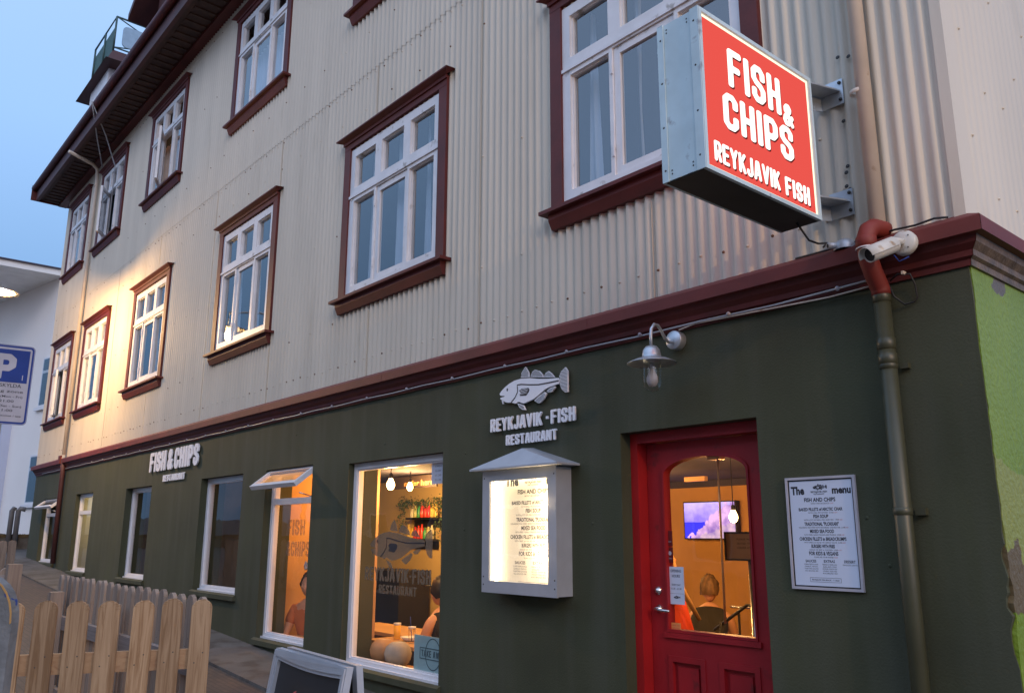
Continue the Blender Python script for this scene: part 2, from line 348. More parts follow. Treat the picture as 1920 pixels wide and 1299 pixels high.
def font_text(mb, s, frame, cx, cz, h, width=None, bold=0, d=0, align=.5):
    """small flat print; h = cap height, width = forced width"""
    v, f, w = font_mesh(s, bold); k = h/.7; sx = k if width is None else width/max(w, .01)
    mb.add([frame(cx+(a-w*align)*sx, cz+b*k, d) for a, b in v], f)

FISH = dict(
 body=[(-.012,.252),(.015,.277),(.068,.308),(.141,.339),(.224,.359),(.326,.366),(.456,.354),(.593,.327),(.735,.308),(.865,.298),(.883,.28),(.879,.24),(.837,.236),(.744,.225),(.677,.21),(.63,.188),(.572,.159),(.514,.136),(.446,.121),(.366,.108),(.33,.118),(.285,.136),(.24,.12),(.167,.142),(.132,.142),(.09,.151),(.047,.169),(.0,.196),(.003,.209),(.037,.212),(.068,.214),(.068,.222),(.0,.231)],
 tail=[(.885,.31),(.911,.354),(.97,.387),(1.001,.347),(.999,.144),(.963,.145),(.919,.179),(.893,.228),(.905,.267)],
 f1=[(.323,.378),(.336,.425),(.39,.477),(.437,.418),(.45,.366)], f2=[(.471,.363),(.496,.409),(.535,.427),(.594,.407),(.641,.367),(.655,.334)], f3=[(.668,.332),(.689,.367),(.732,.384),(.773,.356),(.815,.314)],
 f4=[(.705,.192),(.763,.214),(.822,.220),(.827,.21),(.781,.175),(.733,.172)], f5=[(.526,.118),(.591,.150),(.677,.184),(.705,.168),(.667,.121),(.61,.086),(.581,.086)], f6=[(.271,.118),(.316,.106),(.361,.088),(.391,.04),(.347,.047),(.296,.079)])
GILL = [(.879,.268),(.735,.267),(.593,.268),(.456,.285),(.33,.306),(.27,.307),(.272,.285),(.276,.26),(.271,.23),(.234,.181),(.178,.142)]
PEC = [(.301,.246),(.336,.262),(.436,.258),(.456,.24),(.446,.215),(.406,.182),(.316,.191),(.307,.206),(.326,.216)]
BARB = [(.022,.186),(.037,.184),(.042,.142),(.034,.142)]
def polyband(pts, w):
    L_ = []; R_ = []
    for i, p in enumerate(pts):
        a = pts[max(0, i-1)]; b = pts[min(len(pts)-1, i+1)]; dx, dy = b[0]-a[0], b[1]-a[1]; n = math.hypot(dx, dy); ox, oy = -dy/n*w/2, dx/n*w/2
        L_.append((p[0]+ox, p[1]+oy)); R_.append((p[0]-ox, p[1]-oy))
    return L_+R_[::-1]
def fish_logo(mb, frame, w, light_, dark_, d0, d1, fine=True, dd=.0015):
    sc = lambda l: [(a*w, b*w) for a, b in l]
    mb.m(light_)
    for k, l in FISH.items(): mb.loops([sc(l)], frame, d0, d1)
    mb.loops([sc(BARB)], frame, d0, d1)
    mb.m(dark_)
    e = d1+(dd if d1 > d0 else -dd)
    mb.loops([sc(polyband(GILL, .012))], frame, d1, e)
    mb.loops([[(w*(.113+.011*math.cos(t*PI/5)), w*(.279+.016*math.sin(t*PI/5))) for t in range(10)]], frame, d1, e)
    mb.loops([sc(PEC)], frame, d1, e)
    if fine:
        for k, (tx, ty) in dict(tail=(0, 1), f1=(1, .2), f2=(1, .1), f3=(1, 0), f4=(1, -.6), f5=(1, -.6), f6=(1, 1)).items():
            l = FISH[k]; xs = [p[0] for p in l]; ys = [p[1] for p in l]
            def inside(px, py):
                c = False
                for i in range(len(l)):
                    (x1, y1), (x2, y2) = l[i-1], l[i]
                    if (y1 > py) != (y2 > py) and px < (x2-x1)*(py-y1)/(y2-y1)+x1: c = not c
                return c
            if k == 'tail':
                y = min(ys)+.012
                while y < max(ys)-.01:
                    ins = [x for x in np.arange(min(xs), max(xs), .003) if inside(x, y)]
                    if len(ins) > 3: mb.loops([sc([(min(ins)+.004, y), (max(ins)-.004, y-.004), (max(ins)-.004, y), (min(ins)+.004, y+.004)])], frame, d1, e)
                    y += .0135
            else:
                x = min(xs)+.01
                while x < max(xs)-.008:
                    sl = {'f4': .35, 'f5': .4, 'f6': -.7}.get(k, -.12)
                    ym = sum(ys)/len(ys); ins = [y for y in np.arange(min(ys)-.02, max(ys)+.02, .003) if inside(x+(y-ym)*-sl, y)]
                    if len(ins) > 4:
                        a, b = min(ins)+.004, max(ins)-.004
                        mb.loops([sc([(x-(a-ym)*sl, a), (x-(b-ym)*sl, b), (x-(b-ym)*sl+.0035, b), (x-(a-ym)*sl+.0035, a)])], frame, d1, e)
                    x += .0125
        mb.m(light_)
        for q in (.205, .22, .235, .25):
            mb.loops([sc([(.318, q-.002), (.44-abs(q-.235)*.8, q+.002), (.44-abs(q-.235)*.8, q+.006), (.32, q+.003)])], frame, e, e+(e-d1)*.6)

# ================================================================ GROUND
xs = [-260, -60, -40, -30, -19.2, -14, -9, -5, -1.32, 2, 6, 30, 200]; ys = [-200, -30, -6, -4.5, -2.6, -1.3, .02, 8, 30, 250]
g = MB().m(mat('asphalt', (.060, .056, .055), .85, 0, .25, 1.5, .5, 70, dirt=((.085, .075, .066), 3, .45, .7)))
vi = {}
for i, x in enumerate(xs):
    for j, y in enumerate(ys): vi[i, j] = len(vi)
fs = [(vi[i, j], vi[i+1, j], vi[i+1, j+1], vi[i, j+1]) for i in range(len(xs)-1) for j in range(len(ys)-1) if not (-19.3 < xs[i] < -1.4 and .01 < ys[j] < 7.9)]
g.add([(x, y, gz(x)) for x in xs for y in ys], fs)
tag(g.build('ground'), kind='structure')
# brick paving band + concrete apron along the wall
pm = bpy.data.materials.new('paving'); pm.use_nodes = True; n_ = pm.node_tree.nodes; l_ = pm.node_tree.links
bt = n_.new('ShaderNodeTexBrick'); bt.inputs['Scale'].default_value = 5; bt.inputs['Color1'].default_value = (.075, .058, .05, 1); bt.inputs['Color2'].default_value = (.050, .042, .04, 1); bt.inputs['Mortar'].default_value = (.03, .028, .026, 1); bt.inputs['Mortar Size'].default_value = .02
tt = n_.new('ShaderNodeTexCoord'); l_.new(tt.outputs['Object'], bt.inputs[0]); l_.new(bt.outputs[0], n_['Principled BSDF'].inputs['Base Color']); n_['Principled BSDF'].inputs['Roughness'].default_value = .7
s_ = MB().m(pm)
X_ = [-30, -19, -14, -9, -5, -1, 4, 8]
s_.add([(x, y, gz(x)+.004) for x in X_ for y in (-5.2, -.62)], [(2*i, 2*i+2, 2*i+3, 2*i+1) for i in range(len(X_)-1)])
tag(s_.build('pavement'), kind='structure')
s_ = MB().m('concrete'); v = []
for x in X_[:-1]:
    for y, dz in ((-.62, -.03), (-.62, .03), (-.3, .045), (-.001, .05)): v.append((x, y, gz(x)+dz))
s_.add(v, [(4*i+k, 4*i+4+k, 4*i+5+k, 4*i+1+k) for i in range(len(X_)-2) for k in range(3)])
tag(s_.build('pavement_apron'), kind='structure')

# ================================================================ MAIN BUILDING
BL, BR = -19.15, -1.32
B = thing('corner_building', 'big corner building with cream corrugated upper walls, dark red trim and dark green ground floor', 'building', (-10, 0, 0))
WZ0, WZ1 = 3.765, 5.25; TZ0, TZ1 = 6.827, 8.257
COLS = {'A': (-3.773, -2.33), 'B': (-6.723, -5.25), 'C': (-9.896, -8.452), 'D': (-13.385, -11.973), 'E': (-16.342, -14.974), 'F': (-18.645, -17.368)}
wins = [(*COLS[c], WZ0, WZ1, c+'2') for c in 'ABCDEF']+[(*COLS[c], TZ0, TZ1, c+'3') for c in 'ABCDEF']
# corrugated siding
P_ = .0762; x0s = -3.0354
mb = MB().m('siding'); mb.smooth = True
NS = 6
k0 = math.floor((BL-x0s)/P_*NS); k1 = math.ceil((BR-.015-x0s)/P_*NS)
sx_ = [x0s+k*P_/NS for k in range(k0, k1+1)]; sy_ = [-.014-.0125*math.cos(2*PI*(k/NS)+PI) for k in range(k0, k1+1)]
zl = [2.945, WZ0+.05, WZ1-.05, 6.02, TZ0+.05, TZ1-.05, 8.75]
rows = [(2.945, zl[1], 0), (zl[1], zl[2], 1), (zl[2], 6.02, 0), (6.0, zl[4], 0), (zl[4], zl[5], 2), (zl[5], 8.75, 0)]
for z0, z1, hole in rows:
    lay = .004 if z0 < 6 else 0.0   # upper sheets lap over the lower ones
    vs = []; fs = []
    for x, y in zip(sx_, sy_): vs += [(x, y-.0+(-.005 if z0 >= 6.0 else 0), z0), (x, y+(-.005 if z0 >= 6.0 else 0), z1)]
    for i in range(len(sx_)-1):
        xm = (sx_[i]+sx_[i+1])/2
        if hole and any(a+.03 < xm < b-.03 for a, b, *_ in wins[:6]): continue
        fs.append((2*i, 2*i+2, 2*i+3, 2*i+1))
    mb.add(vs, fs)
# vertical sheet laps
mb.smooth = False
for k in (9, 31, 52, 79, 104, 133, 160, 190):
    x = x0s-(k-9)*P_
    if x > BL:
        for z0, z1 in ((2.945, 3.57), (5.42, 6.0), (3.57, 5.42)):
            if z0 == 3.57 and any(a-.13 < x < b+.13 for a, b, *_ in wins[:6]): continue
            mb.box(x-.0015, x+.0005, -.0245, -.010, z0, z1)
# screws
rnd = random.Random(3)
for zr in (3.12, 3.55, 4.45, 5.62, 5.95, 6.45, 7.5, 8.5):
    k = 0
    while True:
        x = x0s+.5*P_+(14-k)*P_; k += 2 if zr in (3.12, 5.95, 8.5) else 6
        if x < BL+.1: break
        if x > BR-.05: continue
        if any(a-.2 < x < b+.2 and c-.25 < zr < d+.25 for a, b, c, d, _ in wins): continue
        z = zr+rnd.uniform(-.012, .012)
        mb.m('rust' if rnd.random() < .35 else 'siding')
        mb.lathe([(.009, 0), (.009, .003), (.006, .008), (.001, .010)], (x, -.023-(.005 if zr > 6 else 0), z), 6, (0, -1, 0))
mb.build('corrugated_siding', B)
# corner flashing and the side wall's cladding
mb = MB().m('siding'); mb.box(-1.345, -1.296, -.030, .0, 2.945, 9.6); mb.box(-1.345, -1.296, .0001, .10, 2.945, 9.6); mb.build('corner_flashing', B)
mb = MB().m('siding'); mb.smooth = True
nn_ = int(10/P_*4); vs = []
for i in range(nn_+1): y = .1+i*P_/4; vs += [(-1.305+.003*math.cos(i*PI/2), y, 2.945), (-1.305+.003*math.cos(i*PI/2), y, 12.2)]
mb.add(vs, [(2*i, 2*i+2, 2*i+3, 2*i+1) for i in range(nn_)])
for k in range(30):
    for zr in (3.15, 3.7, 4.3, 5.2): mb.lathe([(.008, 0), (.008, .003), (.001, .008)], (-1.302, .18+k*.23, zr+.25*((k*7) % 3 == 0)), 6, (1, 0, 0))
mb.build('side_cladding', B)
# ground floor wall with openings
GW = [(-6.567, -5.153, .545, 2.217), (-8.27, -7.245, .60, 2.253), (-10.075, -8.854, .972, 2.253), (-13.02, -11.885, 1.0, 2.253), (-15.835, -14.78, 1.0, 2.27), (-18.24, -16.89, 1.09, 2.25)]
DX0, DX1, DZ0, DZ1 = -3.352, -2.416, .16, 2.197
mb = MB().m('green'); rj = random.Random(5)
edge = [(BR, -.6), (BR, 1.1)]
z = 1.16
while z < 1.62: edge.append((BR-rj.uniform(0, .02), z)); z += rj.uniform(.015, .05)
z = 1.66
while z < 2.75: edge.append((BR-rj.choice([0, 0, .001, .003]), z)); z += .09
outer = [(BL, -.6)]+edge+[(BR, 2.94), (BL, 2.94)]
holes = [[(a, c), (b, c), (b, d), (a, d)] for a, b, c, d in GW]+[[(DX0, DZ0), (DX1, DZ0), (DX1, DZ1), (DX0, DZ1)]]
mb.xz([outer]+holes, 0, .30)
for a, b, c, d in GW:   # painted sloping cills
    mb.add([(a-.03, -.035, c-.005), (b+.03 if b > -5.2 else b+.03, -.035, c-.005), (b+.03, -.001, c+.012), (a-.03, -.001, c+.012), (a-.03, -.035, c-.05), (b+.03, -.035, c-.05), (b+.03, -.001, c-.05), (a-.03, -.001, c-.05)], [(0, 1, 2, 3), (4, 7, 6, 5), (0, 4, 5, 1), (0, 3, 7, 4), (1, 5, 6, 2)])
for _ in range(16):   # small blemishes, filler lumps and old fixings
    x = rj.uniform(-8, -1.5); z = rj.uniform(1.2, 2.6)
    if any(a-.05 < x < b+.05 and c-.05 < z < d+.05 for a, b, c, d in GW+[(DX0, DX1, DZ0, DZ1)]): continue
    mb.lathe([(.010, 0), (.007, .003), (.001, .004)], (x, 0, z), 7, (0, -1, 0))
mb.build('ground_floor_wall', B)
# lime painted side wall
sm_ = bpy.data.materials.new('lime_wall'); sm_.use_nodes = True; n_ = sm_.node_tree.nodes; l_ = sm_.node_tree.links; b_ = n_['Principled BSDF']; b_.inputs['Roughness'].default_value = .42; b_.inputs['Specular IOR Level'].default_value = .3
t_ = n_.new('ShaderNodeTexCoord'); sp = n_.new('ShaderNodeSeparateXYZ'); l_.new(t_.outputs['Object'], sp.inputs[0])
nz_ = n_.new('ShaderNodeTexNoise'); nz_.inputs['Scale'].default_value = 2.2; nz_.inputs['Detail'].default_value = 7; l_.new(t_.outputs['Object'], nz_.inputs[0])
def mth(op, a, b=None, c=None):
    q = n_.new('ShaderNodeMath'); q.operation = op
    for i, x in enumerate((a, b, c)):
        if x is None: continue
        if isinstance(x, (int, float)): q.inputs[i].default_value = x
        else: l_.new(x, q.inputs[i])
    return q.outputs[0]
def mixc(f, a, b):
    q = n_.new('ShaderNodeMix'); q.data_type = 'RGBA'; l_.new(f, q.inputs[0])
    for i, x in ((6, a), (7, b)):
        if isinstance(x, tuple): q.inputs[i].default_value = (*x, 1)
        else: l_.new(x, q.inputs[i])
    return q.outputs[2]
nzo = mth('MULTIPLY', mth('SUBTRACT', nz_.outputs[0], .5), .5)
yy = mth('ADD', sp.outputs['Y'], nzo); zz = mth('ADD', sp.outputs['Z'], nzo)
rl = ramp(n_, [(.3, (.15, .23, .018)), (.7, (.20, .28, .028))]); l_.new(nz_.outputs[0], rl.inputs[0])
# grass-green band hugging the corner, narrowing downwards
band = mth('LESS_THAN', yy, mth('MULTIPLY', mth('SUBTRACT', 2.08, zz), .16)); band = mth('MULTIPLY', band, mth('GREATER_THAN', zz, 1.45)); band = mth('MULTIPLY', band, mth('LESS_THAN', zz, 2.12))
c1 = mixc(band, rl.outputs[0], (.03, .13, .015))
tan_ = mth('MULTIPLY', mth('LESS_THAN', zz, mth('ADD', 1.62, mth('MULTIPLY', yy, -.5))), mth('GREATER_THAN', zz, mth('ADD', 1.26, mth('MULTIPLY', yy, -.6))))
c2 = mixc(tan_, c1, (.135, .10, .05))
glare = mth('MULTIPLY', mth('LESS_THAN', zz, mth('ADD', 2.0, mth('MULTIPLY', yy, -.9))), mth('GREATER_THAN', zz, mth('ADD', 1.62, mth('MULTIPLY', yy, -.5))))  # lamp's yellow glare put into the wall colour as a pale zone
c3 = mixc(glare, c2, (.24, .27, .06))
chip = mth('MULTIPLY', mth('GREATER_THAN', nz_.outputs[0], mth('ADD', .56, mth('MULTIPLY', sp.outputs['Y'], 4))), mth('LESS_THAN', zz, 1.75))
c4 = mixc(chip, c3, (.03, .03, .025))
gr_ = mth('MULTIPLY', mth('GREATER_THAN', zz, 2.70), mth('GREATER_THAN', nz_.outputs[0], .55)); c5 = mixc(gr_, c4, (.13, .11, .09))
l_.new(c5, b_.inputs['Base Color'])
nb = n_.new('ShaderNodeTexNoise'); nb.inputs['Scale'].default_value = 38; nb.inputs['Detail'].default_value = 8; l_.new(t_.outputs['Object'], nb.inputs[0])
bp_ = n_.new('ShaderNodeBump'); bp_.inputs['Strength'].default_value = .6; bp_.inputs['Distance'].default_value = .012; l_.new(nb.outputs[0], bp_.inputs['Height']); l_.new(bp_.outputs[0], b_.inputs['Normal'])
mb = MB().m(sm_)
ed = [(.003, -.6)]; z = -.5
while z < 2.92:
    chipy = rj.uniform(.0, .035) if 1.2 < z < 1.65 else rj.choice([.003, .003, .006, .012])
    ed.append((chipy+.003, z)); z += rj.uniform(.02, .06)
mb.yz([[(8, -.6), (8, 2.94), (.003, 2.94)]+ed[::-1]], BR-.02, BR+.003)
mb.build('side_wall', B)
# string cornice (front and side), mitred profile
prof = [(0, 2.735), (-.012, 2.735), (-.015, 2.762), (-.031, 2.772), (-.034, 2.797), (-.058, 2.822), (-.066, 2.85), (-.100, 2.853), (-.100, 2.918), (-.094, 2.925), (-.02, 2.965), (0, 2.965)]
def cornice(mb, mt_f, mt_u, mt_side):
    n = len(prof)
    for i in range(n-1):
        (y0, z0), (y1, z1) = prof[i], prof[i+1]
        mb.m(mt_f if i >= 6 else mt_u); mb.add([(BL+.0-y0*-1, y0, z0), (BR-y0, y0, z0), (BR-y1, y1, z1), (BL-y1*-1, y1, z1)], [(0, 1, 2, 3)])
        mb.m(mt_f if i >= 6 else mt_side); mb.add([(BR-y0+.002, y0, z0), (BR-y0+.002, 9, z0), (BR-y1+.002, 9, z1), (BR-y1+.002, y1, z1)], [(0, 1, 2, 3)])
        mb.m(mt_f if i >= 6 else mt_u); mb.add([(BL+y0, y0, z0), (BL+y0, 9, z0), (BL+y1, 9, z1), (BL+y1, y1, z1)], [(0, 1, 2, 3)])
mb = MB(); cornice(mb, 'fascia', 'trim', mat('side_moulding', (.14, .095, .06), .45, 0, .35, 14, .4, 60))
mb.m('fascia')
for x in (-16.78,): mb.box(x-.06, x+.06, -.135, -.101, 2.84, 2.985)
for i in range(int((BR-BL)/2.4)): mb.m('fascia').box(BR-2.2-i*2.4, BR-2.196-i*2.4, -.1012, -.097, 2.853, 2.918)
mb.build('cornice', B)
# eaves: soffit, corrugated underside boards, fascia, gutter
EO = .6
mb = MB().m('soffit'); EL = BL-.45
mb.box(EL, -1.0, -EO+.06, .02, 8.70, 8.74)
x = EL+.05
while x < -1.1: mb.box(x, x+.075, -EO+.14, -.16, 8.680, 8.699); x += .19
mb.m('trim').box(EL, -1.0, -.155, .0, 8.64, 8.699)
mb.build('soffit', B)
mb = MB().m('roofm'); mb.box(EL-.01, -.95, -EO, -EO+.058, 8.66, 8.92)
mb.m('trim').tube([(EL-.02, -EO-.05, 8.93), (-.9, -EO-.05, 8.93)], .062, 10)
mb.m('trim').box(EL-.03, EL, -EO-.1, 2.4, 8.66, 8.99)
mb.build('fascia_board', B)
# mansard roof behind the gutter
mb = MB().m('roofm')
mb.add([(EL, -EO+.05, 8.95), (-.95, -EO+.05, 8.95), (-.95, .35, 9.25), (EL, .35, 9.25), (-1.4, 2.2, 12.2), (EL+.5, 2.2, 12.2), (-1.4, 9, 12.4), (EL+.5, 9, 12.4)], [(0, 1, 2, 3), (3, 2, 4, 5), (5, 4, 6, 7)])
mb.m('siding').add([(BL, .3, 8.7), (BL, 9, 8.7), (BL, 9, 12), (BL, 2.2, 12)], [(0, 1, 2, 3)])
mb.add([(BL, 0, 2.9), (BL, 9, 2.9), (BL, 9, 8.8), (BL, 0, 8.8)], [(0, 1, 2, 3)])
mb.m('green').add([(BL, 0.3, -.5), (BL, 9, -.5), (BL, 9, 3.0), (BL, .3, 3.0)], [(0, 1, 2, 3)])
mb.build('roof', B)
# upper storeys' inside shell
mb = MB().m('roomdark')
mb.box(BL+.1, BR-.15, 3.2, 3.3, 3.0, 8.6); mb.box(BL+.1, BR-.15, .05, 3.2, 3.02, 3.08); mb.box(BL+.1, BR-.15, .05, 3.2, 6.0, 6.1); mb.box(BL+.1, BR-.15, .05, 3.2, 8.6, 8.65)
for a, b in zip('ABCDE', 'BCDEF'): xm = (COLS[a][0]+COLS[b][1])/2; mb.box(xm-.05, xm+.05, .05, 3.2, 3.09, 8.59)
mb.build('upper_rooms', B)

# ---- upper windows: casing > frame, sash, pane, curtain
def upper_window(w, h, curt='curtain', openmid=0, cover=(1, 1, 1), curtainfull=False):
    def at_(mb, name, par): return mb.build(name, par, origin=WL(par))
    c = MB().m('trim')
    c.box(-.112, 0, -.050, -.001, -.02, h+.02); c.box(w, w+.112, -.050, -.001, -.02, h+.02)
    c.box(-.112, w+.112, -.052, -.001, h+.02, h+.105)
    c.box(-.122, w+.122, -.066, -.053, h+.075, h+.105); c.add([(-.125, -.066, h+.105), (w+.125, -.066, h+.105), (w+.185, -.115, h+.125), (-.185, -.115, h+.125), (-.185, -.115, h+.138), (w+.185, -.115, h+.138), (w+.18, -.0, h+.15), (-.18, -.0, h+.15)], [(0, 1, 2, 3), (3, 2, 5, 4), (4, 5, 6, 7), (0, 3, 4, 7), (1, 6, 5, 2)])
    c.box(-.165, w+.165, -.120, -.001, -.045, -.02); c.box(-.112, w+.112, -.078, -.001, -.085, -.045)
    c.add([(-.112, -.0779, -.085), (w+.112, -.0779, -.085), (w+.108, -.050, -.15), (-.108, -.050, -.15), (-.112, -.001, -.085), (w+.112, -.001, -.085), (w+.108, -.001, -.15), (-.108, -.001, -.15)], [(0, 3, 2, 1), (3, 7, 6, 2), (0, 4, 7, 3), (1, 2, 6, 5)])
    f = MB().m('white'); s = .075*w/1.44; p = .36*w/1.44; m_ = .105*w/1.44
    X = [s, s+p, s+p+m_, s+2*p+m_, s+2*p+2*m_, s+3*p+2*m_]
    zA, zB, zC, zD = h*.062, h*.635, h*.725, h*.945
    rects = [[(X[2*i], z0), (X[2*i+1], z0), (X[2*i+1], z1), (X[2*i], z1)] for i in range(3) for z0, z1 in ((zA, zB), (zC, zD)) if not (i == 1 and z0 == zA)]
    rects.append([(X[1]+.03, zA-.03), (X[4]-.03, zA-.03), (X[4]-.03, zB+.02), (X[1]+.03, zB+.02)])
    f.xz([[(0, 0), (w, 0), (w, h), (0, h)]]+rects, -.034, .035)
    # putty beads
    for r_ in rects[:-1]:
        (a, b), (c_, _), (_, d), _ = r_
        f.xz([[(a, b), (c_, b), (c_, d), (a, d)], [(a+.01, b+.01), (c_-.01, b+.01), (c_-.01, d-.01), (a+.01, d-.01)]], -.012, .02)
    f.box(.0, w, -.047, -.0345, zB+.035, zB+.06)
    f.box(X[1]+.02, X[1]+.035, -.044, -.0345, zA+.1, zA+.19); f.box(X[1]+.02, X[1]+.035, -.044, -.0345, zB-.17, zB-.08)
    sa = MB().m('white'); x0, x1 = X[1]+.033, X[4]-.033; z0, z1 = zA-.027, zB+.017; fw = .052
    sa.ring(0, x1-x0, z0, z1, fw, -.016, .02); sa.box(.0, x1-x0, -.0165, -.030, z0, z0+.03) if False else None
    sa.m('glass').add([(fw, .0, z0+fw), (x1-x0-fw, .0, z0+fw), (x1-x0-fw, .0, z1-fw), (fw, .0, z1-fw)], [(0, 1, 2, 3)])
    pn = MB().m('glass')
    for (a, b), (c_, _), (_, d), _ in rects[:-1]: pn.add([(a, .005, b), (c_, .005, b), (c_, .005, d), (a, .005, d)], [(0, 1, 2, 3)])
    cu = MB().m(curt); cu.smooth = True
    def drape(xa, xb, za, zb, ph, lean=0):
        nn = max(4, int((xb-xa)/.018)); vs = []
        for i in range(nn+1):
            x = xa+(xb-xa)*i/nn; y = .16+.018*math.sin(i*1.15+ph)+.008*math.sin(i*.37+ph*2)
            vs += [(x, y+.01, za), (x+lean*(.5-i/nn)*.1, y, zb)]
        cu.add(vs, [(2*i, 2*i+2, 2*i+3, 2*i+1) for i in range(nn)])
    if curtainfull: drape(.02, w-.02, .0, zB+.06, w)
    for i, cv in enumerate(cover):
        if cv and not curtainfull: a = X[2*i]-.03; drape(a, a+(X[2*i+1]-X[2*i]+.06)*cv, .0, h, i*2.1, 1)
    return c, f, sa, pn, cu, (X[1]+.033)
spec = {'A2': dict(cover=(.3, .1, .0)), 'B2': dict(cover=(.35, .6, .3)), 'C2': dict(cover=(.3, .5, .4)), 'D2': dict(cover=(0, .25, 0)), 'E2': dict(cover=(.4, .6, .4)), 'F2': dict(cover=(.5, .3, .6)),
        'A3': dict(cover=(1, 1, 1)), 'B3': dict(curt='curtwarm', cover=(1, .5, 1)), 'C3': dict(curtainfull=True), 'D3': dict(curt='curtwarm', curtainfull=True), 'E3': dict(cover=(.8, .2, .8)), 'F3': dict(curtainfull=True)}
for x0, x1, z0, z1, k in wins:
    c, f, sa, pn, cu, hx = upper_window(x1-x0, z1-z0, **spec[k])
    org = Vector((x0, 0, z0))
    w_ = c.build('window', B, origin=(0, 0, 0)); w_.location = org-WL(B)
    for mb_, nm in ((f, 'frame'), (pn, 'pane'), (cu, 'curtain')):
        if mb_.v: o = mb_.build(nm, w_, origin=(0, 0, 0)); o.location = (0, 0, 0)
    o = sa.build('sash', w_, origin=(0, 0, 0)); o.location = (hx, -.004, 0)
    if k in ('D3', 'E3', 'F2'): o.rotation_euler.z = {'D3': -.42, 'E3': -.55, 'F2': -.3}[k]
def in_room(x0, x1, z0, z1, energy, col):  # a lamp in an upstairs room
    t = thing('ceiling_lamp', 'small lit ceiling lamp glowing behind the top storey window with brown curtains' if x0 < -9 else 'lit ceiling lamp behind the top storey window cut by the upper picture edge', 'lamp', ((x0+x1)/2, 1.2, z1-.1))
    MB().m('bulb').lathe([(.001, -.06), (.05, -.04), (.06, 0), (.04, .03), (.001, .04)], t.location, 12).build('globe', t)
    light('room_light', t.location+Vector((0, 0, -.1)), energy, col, .1, t)
in_room(*COLS['D'], 6.8, 8.2, 14, (1, .5, .22)); in_room(*COLS['B'], 6.8, 8.2, 14, (1, .6, .35))

hz = bpy.data.materials.new('sheen_glass'); hz.use_nodes = True; n_ = hz.node_tree.nodes; l_ = hz.node_tree.links; n_.remove(n_['Principled BSDF'])
tl = n_.new('ShaderNodeBsdfTranslucent'); tl.inputs[0].default_value = (.75, .75, .78, 1); tp = n_.new('ShaderNodeBsdfTransparent'); ms = n_.new('ShaderNodeMixShader'); ms.inputs[0].default_value = .45  # translucent white mixed in, standing for a bright reflection in the pane
l_.new(tl.outputs[0], ms.inputs[1]); l_.new(tp.outputs[0], ms.inputs[2]); l_.new(ms.outputs[0], n_['Material Output'].inputs[0])
# ---- shop windows
def shop_window(x0, x1, z0, z1, y=.085, fw=.05, split=None, opened=False, frosted=False):
    f = MB().m('pvc'); f.ring(x0+.002, x1-.002, z0+.002, z1-.002, fw, y-.03, y+.04)
    f.ring(x0+fw+.001, x1-fw-.001, z0+fw+.001, z1-fw-.001, .014, y-.018, y+.02)
    f.box(x0+.003, x1-.003, y-.055, y-.031, z0+.003, z0+.022)
    zt = z1
    if split: f.box(x0+fw, x1-fw, y-.026, y+.036, split, split+.06)
    o = f.build('window', B)
    p = MB().m('gglass')
    p.add([(x0+fw, y, z0+fw), (x1-fw, y, z0+fw), (x1-fw, y, (split or z1-fw)), (x0+fw, y, (split or z1-fw))], [(0, 1, 2, 3)])
    if split and not opened: p.add([(x0+fw, y, split+.06), (x1-fw, y, split+.06), (x1-fw, y, z1-fw), (x0+fw, y, z1-fw)], [(0, 1, 2, 3)])
    p.build('pane', o)
    if opened:
        h = z1-.03-split-.04; w = x1-x0-.03
        s = MB().m('pvc'); s.ring(0, w, -h, 0, .045, -.045, 0); s.m(hz).add([(.045, -.02, -h+.045), (w-.045, -.02, -h+.045), (w-.045, -.02, -.045), (.045, -.02, -.045)], [(0, 1, 2, 3)])
        q = s.build('vent_sash', o, origin=(0, 0, 0)); q.location = Vector((x0+.015, y-.035, z1-.035))-WL(o); q.rotation_euler.x = -math.radians(52)
        st = MB().m('steel').tube([(x1-.07, y-.03, split+.05), (x1-.06, y-.20, split+.09)], .006, 6); st.build('stay', o)
    return o
G = [shop_window(*GW[0], y=.085), shop_window(*GW[1], y=.105, split=1.90, opened=True), shop_window(*GW[2], y=.11), shop_window(*GW[3], y=.12), shop_window(*GW[4], y=.10, split=1.93), shop_window(*GW[5], y=.10, split=1.93, opened=True)]
# ---- door
dj = MB().m('redjamb'); fw = .055
dj.box(DX0+.001, DX0+fw, .085, .24, DZ0+.001, DZ1-.001); dj.box(DX1-fw, DX1-.001, .085, .24, DZ0+.001, DZ1-.001); dj.m('red').box(DX0+fw, DX1-fw, .085, .24, DZ1-.06, DZ1-.001)
door = dj.build('door', B)
a0, a1, b0, b1 = DX0+fw+.003, DX1-fw-.003, DZ0+.01, DZ1-.063
gx0, gx1, gz0, gzs, gzt = a0+.115, a1-.115, 1.075, 1.955, 2.055
arch = [(gx0, gz0), (gx1, gz0), (gx1, gzs)]
cxm, hw = (gx0+gx1)/2, (gx1-gx0)/2
arch += [(cxm+hw*.999*math.cos(t), gzs+(gzt-gzs)*math.sin(t)**.9) for t in [PI*i/24 for i in range(1, 24)]]+[(gx0, gzs)]
pn_ = [[(p0, .30), (p1, .30), (p1, .95), (p0, .95)] for p0, p1 in ((gx0, cxm-.045), (cxm+.045, gx1))]
leaf = MB().m('red'); leaf.xz([[(a0, b0), (a1, b0), (a1, b1), (a0, b1)], arch]+pn_, .165, .205)
leaf.xz([arch, [(cxm+(p[0]-cxm)*.955, 1.56+(p[1]-1.56)*.968) for p in arch]], .155, .215)
